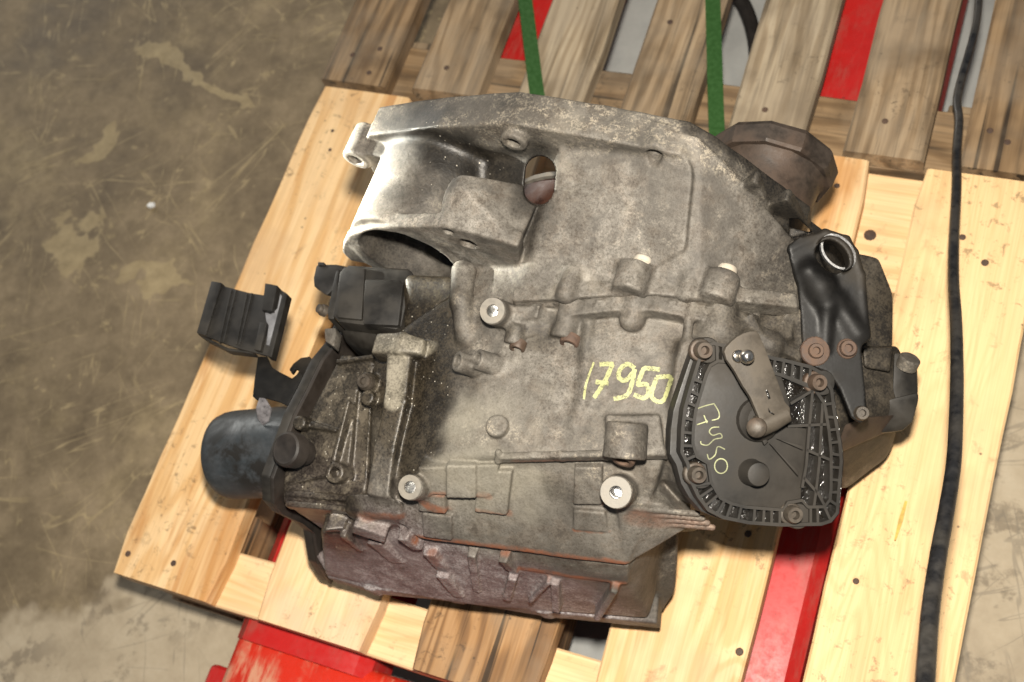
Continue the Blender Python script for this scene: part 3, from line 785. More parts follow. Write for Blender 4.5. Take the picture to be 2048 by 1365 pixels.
    def bar(s, pts, rad, k=0.004, sub=False):
        rad = rad if isinstance(rad, (list, tuple)) else [rad] * len(pts)
        for (a, b), (ra, rb) in zip(zip(pts, pts[1:]), zip(rad, rad[1:])): s.cyl(a, b, ra, rb, k=k, sub=sub, dome=True)
    def strip(s, pts, w, drop=0.012, r=0.0012, k=0.002):
        """flat-topped raised rib following points, half-width w"""
        w = w if isinstance(w, (list, tuple)) else [w] * len(pts)
        for (a, b_), (wa, wb) in zip(zip(pts, pts[1:]), zip(w, w[1:])):
            a, b_ = np.array(a), np.array(b_); d = nrm(b_ - a); sd = nrm(np.cross(d, (0, 0, 1)))
            a2, b2 = a - d * wa * 0.3, b_ + d * wb * 0.3
            q = [a2 - sd * wa, a2 + sd * wa, b2 + sd * wb, b2 - sd * wb]
            s.hull(q + [v + np.array([0, 0, -drop]) for v in q], r, k)
    def rough(s, amp, scale, seed):
        """casting unevenness: low smooth undulation of the skin"""
        r = np.random.RandomState(seed)
        m = np.maximum(np.ceil(s.n * s.h / scale).astype(int) + 3, 4)
        g = r.uniform(-1, 1, m).astype(np.float32)
        for a in range(3):
            t = np.arange(s.n[a]) * s.h / scale; i = t.astype(int); f = (t - i); f = (f * f * (3 - 2 * f)).astype(np.float32)
            A = np.take(g, i, a); B = np.take(g, i + 1, a)
            sh = [1, 1, 1]; sh[a] = -1; f = f.reshape(sh)
            g = A + (B - A) * f
        s.d += amp * g
    def mesh(s, name, mat, parent):
        d = np.clip(s.d, -4 * s.h, 4 * s.h)
        for a in range(3):      # close the solid at the borders of its box
            ix = [slice(None)] * 3
            for e in (0, -1): ix[a] = e; d[tuple(ix)] = 4 * s.h
        g = vdb.FloatGrid(background=float(4 * s.h)); g.copyFromArray(np.ascontiguousarray(d))
        p, q = g.convertToQuads(0.0)
        p = p * s.h + s.lo - np.array(base_of(parent))
        me = bpy.data.meshes.new(name)
        me.vertices.add(len(p)); me.vertices.foreach_set('co', p.astype(np.float32).ravel())
        me.loops.add(len(q) * 4); me.loops.foreach_set('vertex_index', q[:, ::-1].astype(np.int32).ravel())
        me.polygons.add(len(q)); me.polygons.foreach_set('loop_start', np.arange(0, len(q) * 4, 4, dtype=np.int32))
        me.update(calc_edges=True); me.validate()
        me.polygons.foreach_set('use_smooth', [True] * len(me.polygons))
        return link(name, me, mat, parent)

H = 0.00125
gear = thing('gearbox', 'dirty cast alloy car gearbox lying on the pallet with 17950 painted on it in yellow', 'gearbox', (0.45, 0.22, 0.0))
def Z3(L): return [Zp(*q) for q in L]
def drop(L, z): return L + [np.array([p[0], p[1], z]) for p in L]
V3 = lambda *a: np.array(a, float)

# ---- bell housing -------------------------------------------------
B = Field((0.235, 0.215, 0.0), (0.735, 0.415, 0.385), H)
YF = 0.395
fl_px = [(748, 248), (760, 212), (900, 192), (1040, 181), (1200, 207), (1380, 241), (1430, 269), (1520, 336), (1622, 412), (1624, 440), (1665, 472), (1705, 515)]
ring = [Yp(px, py, YF) for px, py in fl_px] + [V3(0.662, YF, 0.15), V3(0.655, YF, 0.11), V3(0.635, YF, 0.07), V3(0.60, YF, 0.03), V3(0.53, YF, 0.006), V3(0.45, YF, 0.002),
        V3(0.37, YF, 0.008), V3(0.30, YF, 0.05), V3(0.262, YF, 0.13), V3(0.258, YF, 0.22)]
B.prism(ring, (0, -0.029, 0), 0.0025, 0.0)
# right-hand cone with its flat top
top = Z3([(1130, 268, 0.342), (1330, 268, 0.350), (1396, 270, 0.350), (1490, 365, 0.318), (1596, 488, 0.272), (1600, 612, 0.245), (1400, 612, 0.292), (1035, 612, 0.288), (1020, 520, 0.288), (1120, 430, 0.305)])
B.hull(drop(top, 0.06), 0.0025, 0.006)
# casting step on the cone: the left field stands 1.5 mm proud
step = Z3([(1150, 300, 0.326), (1310, 300, 0.342), (1382, 330, 0.340), (1388, 350, 0.337), (1372, 505, 0.309), (1300, 545, 0.299), (1150, 545, 0.288)])
B.hull([p + V3(0, 0, 0.0055) for p in step] + [p - V3(0, 0, 0.02) for p in step], 0.003, 0.004)
# floor of the recess left of the cone, with the wall that carries the slot
rec = Z3([(865, 250, 0.262), (1060, 250, 0.262), (1060, 345, 0.265), (1110, 520, 0.265), (905, 540, 0.262), (850, 440, 0.27)])
B.hull(drop(rec, 0.10), 0.004, 0.006)
hump = Z3([(888, 352, 0.282), (1005, 342, 0.292), (1040, 285, 0.318), (1150, 275, 0.330), (1150, 450, 0.300), (1040, 462, 0.284), (905, 480, 0.268)])
B.hull(drop(hump, 0.2), 0.005, 0.008)
# starter snout
C0 = V3(0.3315, 0.285, 0.272)
B.cyl(C0 + V3(0, 0.002, 0), C0 + V3(0.008, 0.105, -0.004), 0.049, 0.055, 0.003, 0.014)
B.hull([C0 + V3(-0.05, 0.0, 0.0), C0 + V3(-0.05, 0.1, 0.0), C0 + V3(0.03, 0.1, 0), C0 + V3(0.03, 0, 0), C0 + V3(-0.04, 0.0, -0.15), C0 + V3(-0.03, 0.1, -0.15), C0 + V3(0.03, 0.1, -0.15), C0 + V3(0.03, 0, -0.15)], 0.006, 0.01)
B.hull(Z3([(862, 262, 0.31), (905, 262, 0.31), (905, 330, 0.27), (850, 330, 0.285)]) + Z3([(862, 262, 0.2), (905, 262, 0.2), (905, 330, 0.2), (850, 330, 0.2)]), 0.005, 0.012)
# starter mounting plate and its raised tab
pl = [Yp(px, py, 0.285) for px, py in ((686, 487), (698, 471), (740, 458), (811, 453), (893, 453), (960, 470), (1036, 492), (1040, 545), (905, 545), (843, 541), (770, 537), (700, 523), (684, 506))]
B.prism(pl, (0, 0.012, 0), 0.002, 0.005)
tab = [Yp(px, py, 0.312) for px, py in ((886, 392), (896, 379), (910, 374), (930, 377), (1004, 410))]
tabf = [Yp(px, py, 0.2855) for px, py in ((878, 453), (893, 455), (1034, 492), (1030, 520), (885, 480))] + [Yp(1060, 440, 0.31)]
B.hull(tab + tabf + [p + V3(0, 0.012, -0.002) for p in tab] + [p + V3(0, 0.03, -0.004) for p in tabf], 0.002, 0.004)
# web from the plate back into the case
B.hull(Z3([(905, 545, 0.262), (1035, 500, 0.292), (1035, 610, 0.288), (930, 610, 0.272)]) + Z3([(905, 545, 0.2), (1035, 500, 0.2), (1035, 610, 0.2), (930, 610, 0.2)]), 0.006, 0.006)
# lugs
q = Zp(1031, 274, 0.344); B.cyl(q - V3(0, 0.006, 0), q + V3(0, 0.02, 0), 0.0105, k=0.005); B.cyl(q - V3(0, .02, 0), q + V3(0, 0.004, 0), 0.0052, k=0.001, sub=True)
q = Zp(1310, 307, 0.345); B.cyl(q - V3(0, 0.0, 0), q + V3(0, 0.02, 0), 0.010, k=0.006); B.cyl(q - V3(0, .02, 0), q + V3(0, 0.005, 0), 0.0058, k=0.001, sub=True)
q = Yp(712, 322, 0.350); B.cyl(q, q + V3(0.002, 0.03, 0), 0.0125, k=0.004); B.cyl(q - V3(0, .01, 0), q + V3(0, 0.05, 0), 0.006, k=0.001, sub=True)
B.hull([q + V3(0, 0.002, 0.01), q + V3(0, 0.028, 0.01), q + V3(0, 0.002, -0.01), q + V3(0, 0.028, -0.01), q + V3(0.03, 0.002, 0.01), q + V3(0.03, 0.028, 0.01), q + V3(0.03, 0.002, -0.01), q + V3(0.03, 0.028, -0.01)], 0.002, 0.003)
# gussets between cone and flange on the right
AXC = V3(0.455, 0, 0.165)
for a, b, zb in (((1511, 366), (1558, 472), 0.262), ((1575, 402), (1634, 478), 0.228)):
    A = Yp(*a, 0.366); Bq = Zp(b[0], b[1], zb)
    pts = []
    for s_ in (-1, 1):
        rad = nrm((A - AXC) * V3(1, 0, 1)); tn = V3(-rad[2], 0, rad[0]) * 0.0018 * s_
        pts += [A + tn, Bq + tn, Bq + tn - rad * 0.03, A + tn - rad * 0.05, A + tn + V3(0, 0.01, 0)]
    B.hull(pts, 0.0008, 0.002)
# ridge of the case joint with bolt columns (bell side)
seam_u = Z3([(1030, 588, 0.293), (1118, 583, 0.297), (1235, 575, 0.300), (1310, 574, 0.300), (1390, 580, 0.298), (1500, 590, 0.289), (1590, 600, 0.272)])
B.strip(seam_u, 0.0058, 0.02, 0.0015, 0.002)
for px, y0, y1, r, z in ((1147, 545, 592, 0.0072, 0.299), (1273, 531, 590, 0.0125, 0.304), (1447, 549, 608, 0.0125, 0.297), (1384, 556, 590, 0.006, 0.298)):
    a, b = Zp(px, y0, z), Zp(px, y1, z)
    B.cyl(a, V3(a[0], b[1], z), r, r=0.0025, k=0.009, dome=(px in (1147, 1384)))
B.hull(Z3([(1165, 548, 0.296), (1255, 575, 0.297), (1165, 575, 0.297), (1165, 548, 0.28), (1255, 575, 0.28)]), 0.002, 0.004)
# hollow inside, starter bore, slot, plate holes
B.cyl(V3(0.455, 0.43, 0.155), V3(0.455, 0.298, 0.155), 0.150, 0.095, 0.004, 0.0, True)
B.cyl(C0 - V3(0, 0.05, 0.0), C0 + V3(0.01, 0.15, -0.01), 0.0425, 0.040, 0.002, 0.002, True)
B.cyl(C0 + V3(0.02, 0.02, -0.035), C0 + V3(0.05, 0.14, -0.07), 0.030, 0.042, 0.002, 0.002, True)
a = Zp(1081, 343, 0.31); b = Zp(1078, 380, 0.298); dv = nrm(a - CAM)
for w in np.linspace(0, 1, 7):
    c_ = a + (b - a) * w
    B.cyl(c_ - dv * 0.035, c_ + dv * 0.10, 0.0118, k=0.0, sub=True)
for L in ([(1515, 386), (1514, 420), (1532, 450), (1557, 469)], [(1579, 420), (1577, 478), (1586, 480), (1626, 466)]):
    zz = 0.30 if L[0][0] < 1550 else 0.275
    P_ = [Zp(x, y, zz) for x, y in L]
    B.prism(P_, nrm(P_[0] - CAM) * (0.085 if zz > .28 else 0.06), 0.001, 0.001, True)
for px, py, r in ((898, 464, 0.0042), (936, 488, 0.0066)):
    c_ = Yp(px, py, 0.285); B.cyl(c_ - V3(0, .01, 0), c_ + V3(0, 0.02, 0), r, k=0.001, sub=True)
B.rough(0.0002, 0.012, 3)
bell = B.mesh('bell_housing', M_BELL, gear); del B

# ---- gear case ----------------------------------------------------
G = Field((0.225, 0.03, 0.0), (0.755, 0.44, 0.33), H)
main = Z3([(745, 695, 0.228), (850, 690, 0.252), (905, 580, 0.268), (1040, 596, 0.285), (1250, 596, 0.290), (1400, 612, 0.285), (1500, 650, 0.270), (1440, 760, 0.272),
           (1332, 905, 0.270), (1150, 906, 0.276), (900, 912, 0.268), (828, 940, 0.243), (735, 990, 0.218)])
G.hull(drop(main, 0.06), 0.010, 0.004)
front = Z3([(880, 905, 0.262), (1332, 905, 0.266), (1285, 1062, 0.215), (1255, 1136, 0.196), (835, 1080, 0.196), (770, 1015, 0.222)])
G.hull(front + [p + V3(0.0, 0.05, -0.03) for p in front], 0.005, 0.006)
low = Z3([(640, 1062, 0.175), (1250, 1150, 0.180), (1290, 1080, 0.19), (700, 1010, 0.20)]) + Z3([(650, 1150, 0.085), (900, 1206, 0.075), (1298, 1236, 0.065)])
low += [p + V3(0, 0.1, 0) for p in low]
G.hull([p + V3(0, -0.001, 0) for p in low], 0.005, 0.010)
lip = Z3([(645, 1128, 0.085), (665, 1160, 0.082), (735, 1180, 0.08), (900, 1196, 0.075), (1080, 1226, 0.068), (1300, 1248, 0.06)])
G.strip([p + V3(0, 0.0125, 0) for p in lip], 0.0115, 0.022, 0.003, 0.008)
# second ledge on the right of the front face
led = Z3([(1035, 1100, 0.190), (1255, 1134, 0.190), (1255, 1172, 0.165), (1045, 1142, 0.165)])
G.hull(led + [p + V3(0, 0.03, -0.01) for p in led], 0.003, 0.004)
# ribs on the lower front
LP0 = Zp(640, 1062, 0.175); LN = nrm(np.cross(Zp(1250, 1150, .18) - LP0, Zp(900, 1206, .075) - LP0)); LN = LN if LN[1] < 0 else -LN
LP0 = LP0 + V3(0, -0.001, 0)
def lowrib(L, w, h0, h1, drop_=0.02):
    for (a, b_) in zip(L, L[1:]):
        A, Bq = Pp(*a, LP0, LN), Pp(*b_, LP0, LN)
        sd = nrm(np.cross(Bq - A, LN)) * w
        q = [A - sd, A + sd, Bq + sd, Bq - sd]
        G.hull([A - sd * .6 + LN * h0, A + sd * .6 + LN * h0, Bq + sd * .6 + LN * h1, Bq - sd * .6 + LN * h1] + [v - LN * drop_ for v in q], 0.001, 0.003)
lowrib([(862, 1096), (888, 1140), (918, 1192)], 0.0090, 0.007, 0.002)
lowrib([(946, 1100), (954, 1182)], 0.0055, 0.006, 0.002)
lowrib([(1010, 1104), (1030, 1141), (1014, 1196)], 0.0060, 0.009, 0.003)
lowrib([(1101, 1152), (1061, 1200)], 0.0030, 0.007, 0.003)
lowrib([(1113, 1157), (1113, 1220)], 0.0055, 0.006, 0.003)
lowrib([(1233, 1164), (1195, 1234)], 0.0045, 0.009, 0.004)
lowrib([(655, 1046), (690, 1056), (722, 1100)], 0.0045, 0.008, 0.002)
lowrib([(712, 1040), (777, 1062)], 0.011, 0.009, 0.009)
lowrib([(752, 1075), (795, 1125)], 0.0110, 0.006, 0.001)
lowrib([(810, 1060), (838, 1088)], 0.0080, 0.009, 0.006)
# front pads
def pad(L, h, t=0.014, r=0.002, k=0.002):
    P = Z3(L); n = nrm(np.cross(P[1] - P[0], P[2] - P[0])); n = n if n[2] > 0 else -n
    G.hull([p + n * h for p in P] + [p - n * t for p in P], r, k)
pad([(838, 932, .262), (1000, 925, .262), (990, 985, .243), (975, 992, .240), (845, 985, .243)], 0.0035)
pad([(895, 925, .264), (955, 925, .264), (955, 990, .243), (895, 990, .243)], 0.0055)
pad([(840, 1018, .225), (895, 1024, .226), (893, 985, .24), (840, 985, .24)], 0.004)
pad([(950, 1022, .228), (1015, 1028, .228), (1025, 940, .258), (960, 940, .256)], 0.003)
pad([(1150, 930, .262), (1205, 930, .262), (1205, 1006, .236), (1148, 1004, .236)], 0.004)
pad([(1148, 1055, .216), (1218, 1060, .216), (1212, 1020, .232), (1148, 1015, .232)], 0.004)
pad([(848, 1072, .203), (905, 1080, .203), (905, 1030, .222), (845, 1024, .222)], 0.0025)
G.strip(Z3([(1000, 912, .273), (1120, 908, .277), (1210, 906, .279), (1330, 904, .272)]), 0.0026, 0.01, 0.0012, 0.003)
G.cyl(Zp(997, 905, .274), Zp(996, 922, .266), 0.0028, k=0.002, dome=True)
# machined bosses
BOSS = [((820, 975, .262), (0.02, -0.30, 0.95), 0.0098, 0.0045), ((1232, 985, .268), (0.10, -0.33, 0.94), 0.0118, 0.0046), ((985, 622, .303), (0.0, -0.30, 0.95), 0.0104, 0.0046)]
for P, n, r, rb in BOSS:
    c_ = Zp(*P); n = nrm(n)
    G.cyl(c_, c_ - n * 0.045, r, r * 1.06, 0.0012, 0.006); G.cyl(c_ + n * 0.01, c_ - n * 0.022, rb, k=0.0006, sub=True)
# bolt columns (case side) and joint flange
seam_l = Z3([(1040, 622, 0.290), (1118, 618, 0.294), (1230, 606, 0.298), (1310, 606, 0.298), (1400, 624, 0.293), (1490, 640, 0.281), (1580, 660, 0.258)])
G.strip(seam_l, 0.0062, 0.02, 0.0015, 0.002)
for px, y0, y1, r, z in ((1145, 604, 684, 0.0098, 0.287), (1272, 603, 640, 0.0096, 0.293), (1444, 616, 668, 0.0118, 0.284), (1036, 650, 692, 0.0078, 0.284)):
    a = Zp(px, y0, z); b = Zp(px + 2, y1, z - 0.004)
    G.cyl(a, V3(a[0], b[1], z - 0.004), r, r=0.002, k=0.005, dome=(px in (1272, 1444)))
G.cyl(Zp(1440, 665, 0.276), Zp(1420, 672, 0.270), 0.0165, k=0.006, dome=True)
G.bar(Z3([(1386, 600, .293), (1378, 640, .291), (1372, 690, .287)]), 0.0036, 0.003)
for x_, y_, z_ in ((1080, 600, .296), (1200, 588, .300), (1345, 590, .299), (1420, 600, .295)):
    G.hull([Zp(x_ - 8, y_ + 12, z_), Zp(x_ + 8, y_ + 12, z_), Zp(x_ - 5, y_ + 46, z_ - .010), Zp(x_ + 5, y_ + 46, z_ - .010), Zp(x_ - 8, y_ + 12, z_ - .02), Zp(x_ + 8, y_ + 12, z_ - .02), Zp(x_, y_ + 46, z_ - .02)], 0.001, 0.004)
G.strip(Z3([(1490, 668, .276), (1560, 690, .262), (1600, 712, .250)]), 0.0035, 0.01, 0.001, 0.004)
G.strip(Z3([(1500, 630, .283), (1530, 690, .268)]), 0.0025, 0.01, 0.001, 0.004)
# web with pockets between the first columns
G.hull(Z3([(1000, 610, .296), (1130, 615, .290), (1130, 655, .283), (1040, 680, .283), (1000, 650, .290)]) + Z3([(1000, 610, .26), (1130, 615, .26), (1130, 655, .26), (1040, 680, .26), (1000, 650, .26)]), 0.003, 0.004)
c_ = Zp(1095, 637, .290); G.cyl(c_ - V3(0, .02, -.006), c_ + V3(0, 0.012, 0), 0.0075, k=0.001, sub=True)
G.hull(drop(Z3([(800, 540, .250), (915, 545, .258), (918, 655, .250), (880, 668, .246), (800, 655, .240)]), .1), 0.014, 0.004)
# long lobe left of the first boss and the twin stubs
G.bar([Zp(928, 545, .276), Zp(922, 600, .276), Zp(933, 672, .268)], [0.010, 0.0085, 0.0085], 0.006)
for px, py, dx in ((913, 722, 0), (953, 718, 0)):
    c_ = Zp(px, py, .287); n = nrm((-0.62, -0.15, 0.72)); G.cyl(c_, c_ - n * 0.03, 0.0078, 0.0085, 0.001, 0.003); G.cyl(c_ + n * .01, c_ - n * 0.006, 0.0046, k=0.0005, sub=True)
c_ = Zp(993, 851, .2775); G.cyl(c_ + V3(0, 0, 0.0012), c_ - V3(0, 0, 0.01), 0.0085, k=0.0008)
# front right boss
a = Zp(1255, 846, .292); b = Zp(1248, 916, .286); G.cyl(a, V3(b[0], b[1], .284), 0.0145, 0.0155, 0.0015, 0.005); G.cyl(V3(b[0], b[1] - 0.01, .284), V3(b[0], b[1] + 0.012, .284), 0.006, k=0.001, sub=True)
G.hull(Z3([(1210, 830, .288), (1320, 830, .285), (1330, 905, .272), (1215, 912, .278)]) + Z3([(1210, 830, .25), (1320, 830, .25), (1330, 905, .25), (1215, 912, .25)]), 0.004, 0.004)
# faint core line
G.bar(Z3([(1178, 632, .2855), (1166, 800, .2765), (1150, 850, .2735)]), 0.0035, 0.010)
# left rib column with T head
G.strip(Z3([(798, 700, .262), (790, 800, .258), (768, 900, .250), (755, 985, .241)]), [0.0105, 0.009, 0.0085, 0.0095], 0.02, 0.0035, 0.004)
G.strip(Z3([(752, 686, .260), (800, 684, .268), (842, 692, .264)]), [0.009, 0.009, 0.0065], 0.02, 0.0035, 0.004)
G.hull(drop(Z3([(690, 990, .218), (745, 985, .236), (800, 1000, .240), (800, 1035, .225), (720, 1035, .212), (690, 1030, .208)]), .15), 0.004, 0.006)
# left section behind the side cover
side = Z3([(682, 704, 0.216), (745, 718, 0.222), (730, 1000, 0.208), (690, 1022, 0.200), (564, 1006, 0.196), (566, 935, 0.200), (604, 848, 0.205)])
G.hull(drop(side, 0.05), 0.006, 0.006)
chan = Z3([(706, 770, .226), (730, 770, .228), (722, 960, .214), (690, 955, .212)])
G.hull([p + V3(0, 0, .02) for p in chan] + [p - V3(0, 0, .014) for p in chan], 0.003, 0.003, True)
G.strip(Z3([(672, 722, .2215), (745, 712, .2265)]), 0.0018, 0.01, 0.001, 0.003)
G.strip(Z3([(622, 848, .212), (672, 861, .215)]), [0.003, 0.0012], 0.01, 0.001, 0.003)
G.strip(Z3([(696, 800, .227), (664, 925, .215)]), [0.0016, 0.0022], 0.012, 0.001, 0.003)
for px, py, r in ((732, 762, .0078), (733, 795, .0062), (668, 945, .0085), (597, 845, .0062)):
    c_ = Zp(px, py, .236 if px > 700 else .218); n = nrm((-0.05, -0.2, 0.97)); G.cyl(c_, c_ - n * .03, r, k=.003)
    if px == 668: G.cyl(c_ + n * .01, c_ - n * .012, .0042, k=.0005, sub=True)
for y0, y1 in ((985, 992), (1006, 1013)): G.strip(Z3([(572, y0, .199), (695, y1 + 4, .209)]), 0.0026, 0.01, 0.0012, 0.002)
G.strip(Z3([(575, 968, .199), (655, 948, .214)]), 0.0010, 0.008, 0.0006, 0.002)
# wall that carries the selector cover
NC = nrm((0.50, -0.26, 0.83)); PC = Zp(1510, 870, 0.268)
cov_px = [(1372, 720), (1385, 685), (1420, 678), (1530, 705), (1600, 722), (1640, 745), (1662, 800), (1668, 900), (1672, 980), (1655, 1030), (1620, 1046), (1540, 1050), (1470, 1042), (1415, 1022), (1378, 975), (1362, 900), (1362, 800)]
CV = [Pp(px, py, PC, NC) for px, py in cov_px]
cc = sum(CV) / len(CV)
wall = [cc + (p - cc) * 1.0 - NC * 0.022 for p in CV]
G.prism(wall, -NC * 0.075, 0.003, 0.008)
# upper right shoulder with its round pocket
sh = Z3([(1480, 600, .282), (1600, 612, .262), (1640, 690, .240), (1620, 720, .235), (1500, 690, .252), (1430, 660, .268)])
G.hull(drop(sh, 0.10), 0.005, 0.006)
c_ = Zp(1556, 610, .268); G.cyl(c_ - V3(0, .02, -.004), c_ + V3(0, .02, 0), 0.0105, k=0.001, sub=True)
c_ = Zp(1540, 690, .262); G.cyl(c_, c_ - V3(0.0, -0.01, .02), 0.009, k=0.008, dome=True)
# differential side on the far right
dif = Z3([(1690, 500, .15), (1757, 514, .14), (1758, 545, .135), (1786, 586, .125), (1785, 690, .12), (1700, 760, .13), (1640, 700, .15), (1640, 540, .16)])
G.hull(drop(dif, 0.03), 0.004, 0.006)
dif2 = Z3([(1690, 690, .18), (1795, 688, .15), (1803, 700, .145), (1798, 790, .145), (1780, 835, .14), (1690, 895, .15), (1640, 850, .19)])
G.hull(drop(dif2, 0.04), 0.005, 0.006)
G.hull(Z3([(1725, 695, .185), (1785, 695, .17), (1780, 745, .165), (1728, 735, .178)]) + Z3([(1725, 695, .15), (1785, 695, .14), (1780, 745, .14), (1728, 735, .14)]), 0.003, 0.003)
# lower right block with its sweeping fillet
blk = Z3([(1290, 1075, .12), (1358, 1050, .11), (1356, 1140, .075), (1350, 1190, .05), (1330, 1208, .04), (1305, 1250, .02), (1180, 1230, .03), (1200, 1150, .11)])
G.hull(blk + [p + V3(-0.02, 0.06, 0) for p in blk] + [p + V3(-0.02, 0.06, -.02) for p in blk], 0.005, 0.006)
fil = Z3([(1230, 1000, .248), (1330, 1010, .235), (1395, 1046, .205), (1330, 1056, .205), (1285, 1080, .200), (1255, 1130, .192)])
G.hull(fil + [p + V3(-0.03, 0.04, -.03) for p in fil], 0.004, 0.006)
for k_ in range(4):
    yy = 1016 + k_ * 9
    a, b = Zp(1268 + k_ * 4, yy, .236 - .006 * k_), Zp(1395 + k_ * 10, yy + 12, .222 - .006 * k_)
    G.bar([a, b], 0.0024, 0.001)
G.rough(0.0002, 0.014, 5)
case = G.mesh('gear_case', M_CASE, gear); del G
#PARTS#
# ------------------------------------------------------------------ parts of the gearbox
def bvh_of(*obs):
    vs, fs = [], []
    for o in obs:
        b = base_of(o.parent); k = len(vs)
        vs += [v.co + b for v in o.data.vertices]; fs += [[i + k for i in p.vertices] for p in o.data.polygons]
    return BVHTree.FromPolygons(vs, fs)
BV = bvh_of(bell, case)
def hit(px, py, bv=None):
    d = Vector(ray(px, py)).normalized()
    loc, n, i, t = (bv or BV).ray_cast(Vector(CAM), d)
    if loc is None: return None, None
    if n.dot(d) > 0: n = -n
    return np.array(loc), np.array(n)

def bolt(P, n, r=0.0052, h=0.006, flange=1.45, mat=None, parent=None, recess=True, name='bolt'):
    bm = bmesh.new()
    prof = [(r * flange, -0.003), (r * flange, 0.0008), (r * flange * .93, 0.0016), (r * 1.02, 0.002), (r, h * .8), (r * .9, h)]
    if recess: prof += [(r * .52, h), (r * .45, h * .45), (0, h * .45)]
    else: prof += [(r * .5, h * 1.04), (0, h * 1.05)]
    add_lathe(bm, P, n, prof, 18)
    return obj(name, bm, mat or M_BOLT, parent or gear)

# ---- selector cover ----
def q6(x, y, off=0.0):
    """a point of the cover's face plane (or off metres above it)"""
    return Pp(1300 + x / 3.4125, 680 + y / 3.4125, PC + NC * off, NC)
cov = None
OUT = [(295, 175), (250, 320), (210, 470), (195, 600), (190, 760), (228, 835), (255, 960), (300, 1055), (370, 1150), (470, 1200), (640, 1235), (860, 1250), (1130, 1245), (1192, 1225), (1237, 1170), (1245, 1060),
       (1265, 820), (1255, 700), (1215, 470), (1200, 340), (1130, 225), (1060, 185), (880, 140), (800, 125), (660, 80), (500, 45), (400, 25), (330, 60)]
INN = [(352, 235), (315, 360), (280, 480), (265, 600), (262, 700), (290, 790), (365, 835), (385, 960), (450, 1070), (520, 1105), (620, 1130), (870, 1150), (905, 1100), (1000, 1085), (1040, 1130), (1150, 1128), (1188, 1080), (1195, 1000),
       (1195, 760), (1180, 610), (1150, 430), (1110, 370), (1075, 320), (960, 275), (860, 240), (700, 190), (520, 150), (430, 145), (380, 175)]
def closed_prism(pts, ext, bev=0.0):
    bm = bmesh.new(); add_prism(bm, pts, ext, bev); return bm
def wall_bm(pts, w, ext, closed=True):
    """a thin upright wall following a line drawn on the cover face"""
    bm = bmesh.new(); n = len(pts); P = [np.array(p) for p in pts]; e = np.array(ext); nn = nrm(e)
    L = []
    for i in range(n):
        a = P[(i - 1) % n] if (closed or i > 0) else P[i]; b = P[(i + 1) % n] if (closed or i < n - 1) else P[i]
        s = nrm(np.cross(b - a, nn)) * w / 2
        L.append([bm.verts.new(q) for q in (P[i] - s, P[i] + s, P[i] + s + e, P[i] - s + e)])
    for i in range(n if closed else n - 1):
        A, C = L[i], L[(i + 1) % n]
        for k in range(4): bm.faces.new((A[k], A[(k + 1) % 4], C[(k + 1) % 4], C[k]))
    if not closed: bm.faces.new(L[0][::-1]); bm.faces.new(L[-1])
    return bm
D1 = 0.0085
cov = obj('selector_cover', closed_prism([q6(x, y, -0.022) for x, y in OUT], NC * (0.022 - D1), 0.0), M_OIL, gear)
def rimx(x, y): return (x - 92 * max(0, (620 - x) / 430) ** 0.8 if x < 620 else x + 6, y - 4 if y < 300 else y + 10 * max(0, (900 - x) / 700))
cov_base = obj('rim_flange', closed_prism([q6(*rimx(x, y), -0.024) for x, y in OUT], NC * 0.0130, 0.001), M_PLASTIC, cov)
obj('outer_wall', wall_bm([q6(x, y, -D1 - .001) for x, y in OUT], 0.0024, NC * (D1 + .0012)), M_COVER, cov)
obj('inner_wall', wall_bm([q6(x, y, -D1 - .001) for x, y in INN], 0.0022, NC * (D1 + .0016)), M_COVER, cov)
PLAT = [(352, 235), (315, 360), (280, 480), (265, 600), (262, 700), (290, 790), (365, 835), (385, 960), (450, 1070), (520, 1105), (620, 1130), (870, 1150), (905, 1100), (1000, 1085), (1005, 1000), (1012, 930), (1030, 745), (1040, 600),
        (910, 585), (925, 430), (870, 245), (700, 190), (520, 150), (430, 145), (380, 175)]
obj('raised_panel', closed_prism([q6(x, y, -D1 - .002) for x, y in PLAT], NC * (D1 - 0.0002), 0.0016), M_COVER, cov)
